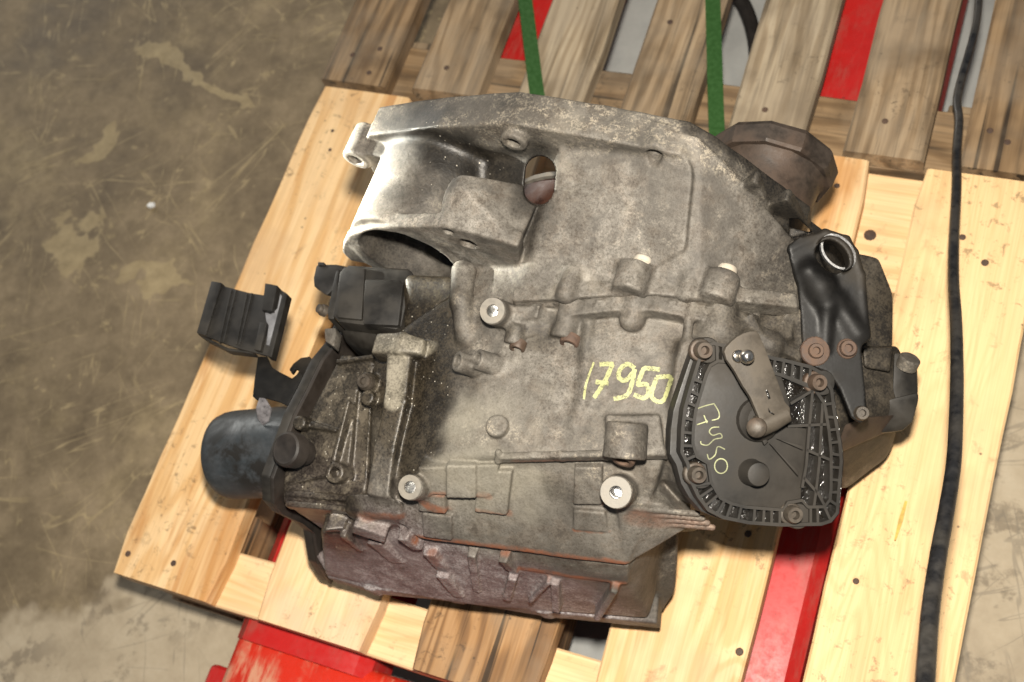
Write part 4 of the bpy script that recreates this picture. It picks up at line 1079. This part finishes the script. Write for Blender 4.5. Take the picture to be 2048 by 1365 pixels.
RIBS = [((275, 270), (335, 292)), ((252, 350), (318, 382)), ((228, 425), (292, 452)), ((208, 528), (275, 545)), ((195, 625), (264, 632)), ((192, 715), (262, 718)), ((215, 812), (285, 782)),
        ((262, 985), (388, 968)), ((312, 1062), (396, 1004)), ((350, 1120), (430, 1052)), ((425, 1178), (478, 1088)), ((490, 1206), (525, 1108)), ((570, 1222), (592, 1124)), ((675, 1237), (682, 1136)), ((740, 1241), (745, 1140)), ((795, 1245), (797, 1145)), ((850, 1249), (852, 1149)),
        ((1060, 1247), (1060, 1130)), ((1108, 1246), (1106, 1130)), ((1195, 1222), (1152, 1128)), ((1240, 1120), (1188, 1082)),
        ((1248, 1030), (1195, 1030)), ((1254, 950), (1195, 945)), ((1260, 865), (1195, 860)), ((1260, 780), (1195, 770)), ((1250, 690), (1188, 698)), ((1236, 605), (1180, 612)), ((1224, 525), (1166, 522)), ((1210, 430), (1152, 438)),
        ((880, 142), (866, 240)), ((940, 158), (930, 265)), ((1000, 172), (992, 290)), ((1060, 188), (1045, 308)), ((820, 130), (805, 222)), ((470, 38), (470, 146)), ((425, 32), (430, 146)), ((760, 115), (740, 200)),
        ((1075, 320), (1052, 572)), ((1052, 572), (1030, 850)), ((1030, 850), (1002, 1000)), ((1140, 430), (1132, 575)), ((1132, 575), (1118, 830)), ((1118, 830), (1095, 1030)), ((1095, 1030), (1082, 1130)),
        ((905, 585), (1172, 572)), ((1032, 745), (1192, 812)), ((1012, 930), (1112, 1042)), ((1112, 1042), (1158, 1128)), ((925, 432), (1070, 345)), ((870, 245), (1062, 325))]
for a, b in RIBS:
    obj('rib', wall_bm([q6(*a, -D1 - .001), q6(*b, -D1 - .001)], 0.0019, NC * (D1 + .0010), False), M_COVER, cov)
# stub, shaft boss, webs on the panel
bm = bmesh.new(); add_lathe(bm, q6(690, 905, -.002), NC, [(0.0096, 0), (0.0090, 0.002), (0.0086, 0.0125), (0.0078, 0.0145), (0.005, 0.0152), (0, 0.0153)], 24); obj('stub', bm, M_COVER, cov)
bm = bmesh.new(); add_lathe(bm, q6(735, 545, -.002), NC, [(0.0158, 0), (0.0150, 0.004), (0.0125, 0.0062), (0.0105, 0.009), (0, 0.009)], 24); obj('shaft_boss', bm, M_COVER, cov)
for pts in (((850, 672), (1032, 720), (1032, 752)), ((805, 705), (1004, 890), (1000, 930)), ((740, 650), (800, 690), (770, 720))):
    bm = bmesh.new(); add_prism(bm, [q6(x, y, -0.001) for x, y in pts], NC * 0.0035, 0.0008); obj('web', bm, M_COVER, cov)
for x, y in ((345, 72), (1120, 290), (305, 915), (955, 1185)):
    bm = bmesh.new(); add_lathe(bm, q6(x, y, -.018), NC, [(0.0092, 0), (0.0092, 0.014), (0.0085, 0.0155), (0.0060, 0.0158), (0, 0.0158)], 20); obj('bolt_boss', bm, M_COVER, cov)
    bolt(q6(x, y, -0.002), NC, 0.0060, 0.0100, 1.35, M_BOLT, cov)

# ---- shift lever ----
def q5(x, y, off):
    return Pp(1400 + x / 5.4607, 650 + y / 5.4607, PC + NC * off, NC)
lev = [(265, 295), (285, 245), (340, 185), (405, 130), (480, 90), (550, 70), (615, 66), (650, 105), (700, 225), (760, 375), (850, 610), (930, 840), (985, 905), (992, 985), (900, 1060), (800, 1120), (700, 1090), (650, 1030), (610, 930), (550, 790), (470, 670), (375, 500), (290, 380)]
bm = bmesh.new(); add_prism(bm, [q5(x, y, 0.0180) for x, y in lev], -NC * 0.0052, 0.0011)
lever = obj('shift_lever', bm, M_LEVER, gear)
bm = bmesh.new(); add_prism(bm, [q5(x, y, 0.0184) for x, y in ((715, 715), (740, 712), (772, 805), (748, 815))], -NC * 0.004)
obj('slot', bm, M_OIL, lever)
bm = bmesh.new(); add_prism(bm, [q5(x, y, 0.0184) for x, y in ((745, 905), (752, 955), (800, 985), (835, 1085), (845, 1080), (815, 975), (768, 948))], -NC * 0.004)
obj('slot', bm, M_OIL, lever)
bm = bmesh.new(); add_tube(bm, [q5(640, 1110, 0.012), q5(790, 1045, 0.0125), q5(945, 970, 0.013)], [0.0078, 0.0075, 0.0062], 16); obj('clamp', bm, M_LEVER, lever)
a = q5(612, 1125, 0.0)
bm = bmesh.new(); add_lathe(bm, q5(645, 1110, -0.004), nrm(q5(615, 1125, 0.022) - q5(645, 1110, -0.004)), [(0.0078, 0), (0.0078, 0.010), (0.0072, 0.0108), (0.0072, 0.0135), (0.0068, 0.0262), (0.0058, 0.0275), (0.003, 0.0285), (0, 0.0288)], 22); obj('pivot_pin', bm, M_BOLT, lever)
bm = bmesh.new()
P0_ = q5(420, 345, 0.018); ax = nrm(NC + V3(0.35, 0.05, 0))
add_lathe(bm, P0_, ax, [(0.0046, -0.001), (0.0046, 0.0008), (0.0040, 0.0014), (0.0024, 0.0018), (0.0024, 0.0055)] + [(0.0050 * math.sin(t), 0.0098 - 0.0050 * math.cos(t)) for t in np.linspace(0.5, 2.6, 10)] + [(0.0012, 0.0140), (0, 0.0138)], 20)
obj('ball_stud', bm, M_STEEL, lever, angle=0.9)

# ---- black bracket with the big hole ----
NB = nrm((0.30, -0.24, 0.92)); PB = Zp(1660, 690, 0.248)
def pb(px, py, off=0.0): return Pp(px, py, PB + NB * off, NB)
lo_ = [(1722, 689), (1731, 777), (1734, 812), (1740, 834), (1722, 847), (1703, 836), (1679, 777), (1660, 748), (1632, 737), (1614, 718), (1605, 684), (1601, 620), (1596, 568), (1580, 517), (1578, 490), (1599, 474), (1648, 465), (1668, 464), (1694, 478), (1709, 504), (1725, 550), (1736, 676)]
kp = np.array([pb(x, y) for x, y in lo_]); K = Field(kp.min(0) - 0.016, kp.max(0) + 0.016, 0.0011)
K.prism([pb(x, y, 0.0) for x, y in lo_], -NB * 0.0045, 0.0012, 0.0)
K.bar([pb(1581, 500, -.003), pb(1650, 467, -.003), pb(1692, 480, -.003), pb(1708, 506, -.003), pb(1722, 552, -.003), pb(1732, 672, -.003)], 0.0032, 0.003)
K.bar([pb(1618, 545, -.001), pb(1640, 575, -.0005), pb(1655, 610, -.001)], [0.0075, 0.0085, 0.007], 0.012)
K.bar([pb(1654, 615, -.001), pb(1650, 700, -.003)], [0.0050, 0.0036], 0.006)
K.bar([pb(1672, 600, -.002), pb(1715, 668, -.002)], [0.0045, 0.006], 0.012)
hole = []
for t in np.linspace(0, 2 * math.pi, 28, endpoint=False):
    u_, v_ = 37 * math.cos(t), 25 * math.sin(t); ca, sa = math.cos(0.82), math.sin(0.82)
    hole.append((1674 + u_ * ca - v_ * sa, 506 + u_ * sa + v_ * ca))
K.prism([pb(x, y, 0.01) for x, y in [(1674 + (x - 1674) * 1.12, 506 + (y - 506) * 1.12) for x, y in hole]], -NB * 0.0125, 0.001, 0.003)
K.prism([pb(x, y, 0.02) for x, y in hole], -NB * 0.05, 0.0, 0.001, True)
brk = K.mesh('mounting_bracket', M_BRKT, gear); del K
obj('worn_edge', wall_bm([pb(1674 + (x - 1674) * 1.06, 506 + (y - 506) * 1.06, -0.0035) for x, y in hole], 0.0016, NB * 0.0044), mat_simple('worn_steel', (0.20, 0.20, 0.20), 0.4, 0.6, 0.5, (0.05, 0.045, 0.04), 0.6, 0.4, 150), brk)
def bb(px, py, r, h, fl, mat): bolt(pb(px, py, 0.0), NB, r, h, fl, mat, brk)
bb(1630, 703, 0.0055, 0.006, 1.95, M_RUST); bb(1694, 698, 0.0060, 0.006, 1.25, M_RUST); bb(1722, 827, 0.0050, 0.005, 1.1, M_BOLT)

# ---- left side: cover plate with its dark gasket edge, oil filter, breather cap ----
XS = 0.255
sc_px = [(668, 688), (640, 722), (612, 780), (586, 830), (562, 895), (540, 955), (542, 1005), (560, 1027), (600, 1046), (622, 1064), (632, 1125), (655, 1165), (690, 1160), (705, 1180), (735, 1192)]
S = [q for q in (Xp(px, py, XS) for px, py in sc_px) if q[2] > 0.012]
S2 = S + [V3(XS, 0.12, 0.012), V3(XS, 0.22, 0.02), V3(XS, 0.26, 0.10), V3(XS, 0.245, 0.19)]
bm = bmesh.new(); add_prism(bm, S2, (-0.009, 0, 0), 0.002); scov = obj('side_cover', bm, M_PLASTIC, gear)
bm = bmesh.new(); add_prism(bm, [p + V3(0.0005, 0, 0) for p in [V3(0, 0, 0) + (q - sum(S2) / len(S2)) * 1.010 + sum(S2) / len(S2) for q in S2]], (0.0035, 0, 0), 0.0008); obj('gasket', bm, M_RUB, scov)
fa, fb = Zp(449, 912, 0.120), Zp(602, 901, 0.134); fd = nrm(fb - fa)
bm = bmesh.new()
R_ = 0.0405
add_lathe(bm, fa, fd, [(0, -0.001), (0.030, 0.0), (0.035, 0.0008), (0.0380, 0.0035), (0.0398, 0.009), (R_, 0.016), (R_, 0.062), (R_ * 1.0, 0.085), (R_ * 1.02, 0.09)], 40)
obj('oil_filter', bm, M_FILT, gear, angle=0.9)
n_ = nrm((-0.22, -0.24, 0.94)); cp = Zp(570, 898, 0.236)
bm = bmesh.new(); add_lathe(bm, cp - n_ * 0.014, n_, [(0.0100, -0.012), (0.0105, 0.0), (0.0142, 0.0005), (0.0146, 0.010), (0.0138, 0.0130), (0.0120, 0.0142), (0.0106, 0.0138), (0.0030, 0.0136), (0, 0.0136)], 28)
obj('breather_cap', bm, M_RUB, gear)
bolt(Zp(731, 764, 0.2395), nrm((-.05, -.25, .96)), 0.0060, 0.004, 1.15, M_BOLT)
# ---- actuator box with plug ----
def q3(x, y, z): return Zp(360 + x / 3.4133, 480 + y / 3.4133, z)
def hull_obj(name, pts, mat, parent=None, bev=0.0015, seg=2):
    bm = bmesh.new()
    for p in pts: bm.verts.new(Vector(p))
    bmesh.ops.convex_hull(bm, input=bm.verts)
    loose = [v for v in bm.verts if not v.link_faces]
    if loose: bmesh.ops.delete(bm, geom=loose, context='VERTS')
    bmesh.ops.dissolve_limit(bm, angle_limit=0.05, verts=bm.verts, edges=bm.edges)
    if bev: bmesh.ops.bevel(bm, geom=list(bm.edges), offset=bev, segments=seg, affect='EDGES', profile=0.6, clamp_overlap=True)
    return obj(name, bm, mat, parent or gear, True, 0.35)
def slab(name, L, t, mat, parent=None, bev=0.0015, dz=None):
    P = [q3(*p) for p in L]
    return hull_obj(name, P + [p + V3(*(dz or (0, 0, 0))) - V3(0, 0, t) for p in P], mat, parent, bev)
box = slab('actuator_box', [(1085, 215, .240), (1150, 170, .240), (1270, 180, .240), (1560, 195, .240), (1590, 230, .240), (1510, 595, .240), (1470, 612, .240), (1080, 560, .240), (1040, 520, .240)], 0.05, M_PLASTIC, None, 0.003)
slab('raised_lid', [(1262, 268, .2445), (1500, 272, .2445), (1525, 300, .2445), (1490, 585, .2445), (1250, 575, .2445), (1250, 395, .2445), (1262, 390, .2445)], 0.012, M_PLASTIC, box, 0.0016)
slab('lid_edge', [(1120, 182, .243), (1262, 190, .243), (1248, 392, .243), (1240, 545, .243), (1075, 530, .243), (1060, 505, .243), (1090, 225, .243)], 0.012, M_PLASTIC, box, 0.0016)
slab('flange_plate', [(1062, 215, .236), (1088, 200, .236), (1050, 540, .236), (1010, 540, .236), (1008, 480, .236)], 0.03, M_PLASTIC, box, 0.001)
pg = slab('plug', [(925, 165, .226), (1060, 165, .226), (1130, 180, .226), (1080, 240, .226), (1040, 345, .226), (1000, 385, .226), (905, 320, .226), (905, 260, .226)], 0.026, M_PLASTIC, box, 0.004, (0.004, 0.008, 0))
slab('plug_key', [(940, 150, .228), (985, 152, .228), (980, 175, .228), (938, 172, .228)], 0.012, M_PLASTIC, box, 0.001)
bolt(q3(975, 480, .222), nrm((-.5, -.1, .8)), 0.0040, 0.005, 1.3, M_BOLT, box, False)
slab('collar', [(1095, 610, .222), (1340, 640, .232), (1340, 735, .222), (1240, 745, .212), (1130, 700, .206)], 0.04, M_PLASTIC, box, 0.004)
slab('clip_tab', [(985, 605, .222), (1060, 600, .224), (1065, 640, .224), (1050, 730, .22), (990, 690, .22)], 0.012, M_ALLOY, gear, 0.002)
# ---- cable clip on its bent arm ----
def q4(x, y, z): return Zp(380 + x / 4.2667, 540 + y / 4.2667, z)
ZC = 0.205
def clip_part(name, L, z, t, mat, parent, bev=0.0008):
    bm = bmesh.new(); add_prism(bm, [q4(x, y, z) for x, y in L], (0, 0, -t), bev); return obj(name, bm, mat, parent, True, 0.35)
clip = clip_part('cable_clip', [(180, 100), (265, 118), (275, 135), (510, 197), (625, 215), (740, 150), (825, 200), (690, 742), (540, 705), (400, 668), (60, 540)], ZC, 0.0035, M_PLASTIC, gear)
clip_part('clip_bar', [(182, 95), (270, 110), (132, 560), (55, 538)], ZC + 0.003, 0.012, M_PLASTIC, clip)
clip_part('clip_bar', [(640, 112), (745, 132), (700, 350), (612, 345)], ZC + 0.007, 0.011, M_PLASTIC, clip)
clip_part('clip_bar', [(595, 445), (655, 455), (600, 690), (545, 680)], ZC + 0.005, 0.009, M_PLASTIC, clip)
clip_part('clip_bar', [(790, 190), (832, 205), (695, 748), (655, 735)], ZC + 0.005, 0.010, M_PLASTIC, clip)
for x0, x1 in ((345, 240), (385, 275), (480, 385), (520, 412)):
    clip_part('ridge', [(x0, 165 if x0 < 400 else 195), (x0 + 12, 168 if x0 < 400 else 198), (x1 + 12, 620 if x0 < 400 else 640), (x1, 618 if x0 < 400 else 638)], ZC + 0.0014, 0.004, M_PLASTIC, clip, 0.0004)
clip_part('torn_edge', [(770, 205), (745, 330), (690, 380), (640, 360), (650, 440), (670, 470), (650, 640), (675, 645), (735, 420), (785, 230)], ZC + 0.002, 0.003, mat_simple('torn_plastic', (0.20, 0.20, 0.21), 0.4, 0.2, 0.3), clip, 0.0004)
clip_part('clip_skirt', [(60, 545), (140, 600), (320, 690), (540, 715), (540, 695), (320, 665), (150, 580)], ZC - 0.003, 0.010, M_PLASTIC, clip)
arm = clip_part('clip_arm', [(578, 740), (655, 740), (692, 825), (760, 870), (870, 925), (940, 870), (965, 900), (920, 985), (880, 1070), (830, 1160), (760, 1125), (640, 1092), (565, 1108), (533, 1080), (548, 950)], ZC - 0.010, 0.003, M_BRKT, gear, 0.0006)
clip_part('hook', [(845, 850), (880, 800), (945, 750), (1020, 738), (1060, 800), (1010, 870), (930, 930), (905, 900), (930, 860), (900, 845), (870, 890)], ZC - 0.012, 0.004, M_BRKT, arm)
bm = bmesh.new()
tp = [q4(x, y, z) for x, y, z in ((590, 1090, .196), (640, 1095, .196), (690, 1175, .186), (665, 1290, .176), (615, 1325, .172), (575, 1270, .178), (560, 1180, .188))]
add_prism(bm, tp, (0, 0, -0.003), 0.0008)
obj('torn_tip', bm, mat_simple('torn_metal', (0.34, 0.32, 0.33), 0.35, 0.6, 0.4, (0.10, 0.08, 0.08), 0.6, 0.8, 160), arm)
# ---- drive flange behind the right shoulder ----
FC = Yp(1545, 330, 0.475)
bm = bmesh.new()
add_lathe(bm, FC + V3(0, -0.10, 0), (0, 1, 0), [(0.036, 0), (0.039, 0.03), (0.042, 0.070), (0.044, 0.086), (0.047, 0.090)], 14)
dfl = obj('drive_flange', bm, M_FLNG, gear)
bm = bmesh.new(); add_lathe(bm, FC + V3(0, -0.008, 0), (0, 1, 0), [(0.044, -0.002), (0.052, -0.002), (0.0540, 0.0005), (0.0545, 0.014), (0.0525, 0.018), (0.020, 0.018), (0.018, 0.006), (0, 0.006)], 11)
for v in bm.verts:
    v.co += Vector((v.co - Vector(FC)).to_tuple()) * rng.uniform(-0.03, 0.012)
obj('rim', bm, M_FLNG, dfl, True, 0.3)
# ---- column bolts, rings, bushes ----
for px, py, z in ((1283, 531, 0.304), (1452, 549, 0.297)):
    c_ = Zp(px, py, z); bolt(V3(c_[0], c_[1], z), V3(0.03, 1, 0.06), 0.0072, 0.0058, 1.0, M_ZINC, gear, False)
for px, py, z, r, m in ((1140, 684, .283, .0074, M_RUST), (1036, 694, .280, .0062, M_BOLT), (1248, 917, .282, .0085, M_RUST)):
    c_, n2_ = Zp(px, py, z), nrm((0, -1, 0.15))
    bm = bmesh.new(); add_lathe(bm, c_ + V3(0, .004, 0), n2_, [(r, 0), (r, 0.006), (r * .9, 0.0072), (r * .62, 0.0072), (r * .58, 0.003), (0, 0.003)], 20); obj('bolt_end', bm, m, gear)
for P, n, r, rb in BOSS:
    c_ = Zp(*P); n = nrm(n)
    bm = bmesh.new(); add_lathe(bm, c_, n, [(r * .93, -0.002), (r * .93, 0.0007), (rb * 1.02, 0.0007), (rb * .95, -0.0005)], 28)
    f_ = obj('machined_face', bm, M_FACE, gear)
    bm = bmesh.new(); add_lathe(bm, c_, n, [(rb * 1.02, 0.0003), (rb * .98, -0.001), (rb * .97, -0.020), (0, -0.020)], 24); obj('bore', bm, M_BORE, f_, angle=0.9)
# ---- right-hand sensor and its plug ----
sen = hull_obj('sensor', Z3([(1788, 705, .155), (1825, 712, .150), (1834, 722, .148), (1836, 790, .140), (1800, 830, .14), (1785, 780, .15)]) + Z3([(1788, 705, .12), (1825, 712, .11), (1836, 790, .11), (1800, 830, .11)]), M_PLASTIC, gear, 0.003)
bm = bmesh.new(); c_ = Zp(1818, 722, 0.154); add_lathe(bm, c_, nrm((0.25, 0.6, 0.75)), [(0.0085, -0.006), (0.0085, 0.002), (0.007, 0.0032), (0, 0.0034)], 18); obj('sensor_cap', bm, M_ALLOY, sen)
hull_obj('sensor_plug', Z3([(1775, 800, .15), (1836, 785, .145), (1837, 800, .142), (1825, 845, .135), (1805, 862, .13), (1760, 868, .13)]) + Z3([(1775, 800, .115), (1836, 785, .115), (1825, 845, .11), (1805, 862, .105), (1760, 868, .105)]), M_PLASTIC, sen, 0.002)
hull_obj('heat_shield', Z3([(1690, 850, .185), (1728, 835, .18), (1790, 830, .14), (1780, 862, .12), (1690, 900, .15), (1665, 912, .16)]) + Z3([(1690, 850, .15), (1728, 835, .15), (1790, 830, .11), (1780, 862, .10), (1690, 900, .12), (1665, 912, .12)]), M_FLNG, gear, 0.002)
# ---- rusty hub seen through the slot ----
bm = bmesh.new(); add_lathe(bm, (0.455, 0.300, 0.155), (0, 1, 0), [(0.02, 0), (0.058, 0.002), (0.062, 0.006), (0.064, 0.030), (0.084, 0.034), (0.086, 0.052), (0.099, 0.055), (0.101, 0.058), (0.101, 0.085), (0.097, 0.087), (0.096, 0.090), (0.02, 0.091), (0, 0.091)], 40)
hub = obj('clutch_hub', bm, M_DARKRED, gear)
bm = bmesh.new(); add_lathe(bm, (0.455, 0.391, 0.155), (0, 1, 0), [(0.03, 0.0), (0.0985, 0.0), (0.0985, 0.004), (0.03, 0.004)], 40); obj('hub_ring', bm, M_FACE, hub)
# ---- numbers painted by hand ----
def stroke(bm, pts, w, f, off=0.0007):
    P = []
    pts = [np.array(p, float) for p in pts]
    sm = spline(pts, 6) if len(pts) > 2 else [pts[0] + (pts[1] - pts[0]) * t for t in np.linspace(0, 1, 7)]
    rows = []
    for i, p in enumerate(sm):
        a, b = sm[max(i - 1, 0)], sm[min(i + 1, len(sm) - 1)]
        d = b - a; d = d / (np.linalg.norm(d) + 1e-9); s = np.array([-d[1], d[0]])
        ww = w * (0.5 + 0.06 * math.sin(i * 2.1))
        row = []
        for k in (-1, -0.33, 0.33, 1):
            x, y = p + s * ww * k
            q = f(x, y, off)
            if q is None: row = None; break
            row.append(bm.verts.new(q))
        rows.append(row)
    for A, B in zip(rows, rows[1:]):
        if A and B:
            for k in range(3): bm.faces.new((A[k], A[k + 1], B[k + 1], B[k]))
def f4(x, y, off):
    loc, n = hit(860 + x / 3.4133, 480 + y / 3.4133)
    return None if loc is None else loc + n * off
NUM = [[[(1118, 838), (1085, 920), (1062, 1000), (1050, 1090)]],
       [[(1158, 852), (1205, 850), (1255, 850)], [(1248, 850), (1200, 960), (1150, 1040), (1118, 1082)], [(1132, 972), (1220, 985)]],
       [[(1398, 880), (1350, 850), (1300, 885), (1290, 940), (1335, 962), (1395, 900)], [(1398, 885), (1380, 980), (1345, 1062), (1255, 1088)]],
       [[(1570, 888), (1500, 880), (1462, 882), (1440, 930), (1420, 990), (1475, 988), (1492, 1040), (1462, 1082), (1392, 1058)]],
       [[(1545, 942), (1600, 935), (1650, 942), (1632, 1010), (1600, 1090), (1560, 1108), (1515, 1075), (1520, 1020), (1548, 945)]]]
for d in NUM:
    bm = bmesh.new()
    for k, s_ in enumerate(d): stroke(bm, s_, 31 if d is not NUM[0] else 15, f4, 0.0008 + 0.0002 * k)
    obj('painted_digit', bm, M_YEL, case)
def f6(x, y, off): return q6(x, y, off)
NUM2 = [[[(318, 472), (380, 450), (440, 436)]],
        [[(440, 440), (470, 495), (468, 535), (422, 550)], [(320, 580), (395, 555)], [(368, 515), (390, 568)]],
        [[(472, 596), (425, 600), (405, 628), (430, 652), (478, 640), (490, 668), (440, 680), (395, 718), (352, 712), (346, 692)]],
        [[(512, 748), (462, 730), (445, 785), (405, 815), (390, 780)]],
        [[(485 + 44 * math.cos(t), 862 + 50 * math.sin(t)) for t in np.linspace(0, 2 * math.pi, 12)]]]
for d in NUM2:
    bm = bmesh.new()
    for k, s_ in enumerate(d): stroke(bm, s_, 8, f6, 0.0003 + .0002 * k - 0.0018)
    obj('painted_digit', bm, M_PALE, cov)
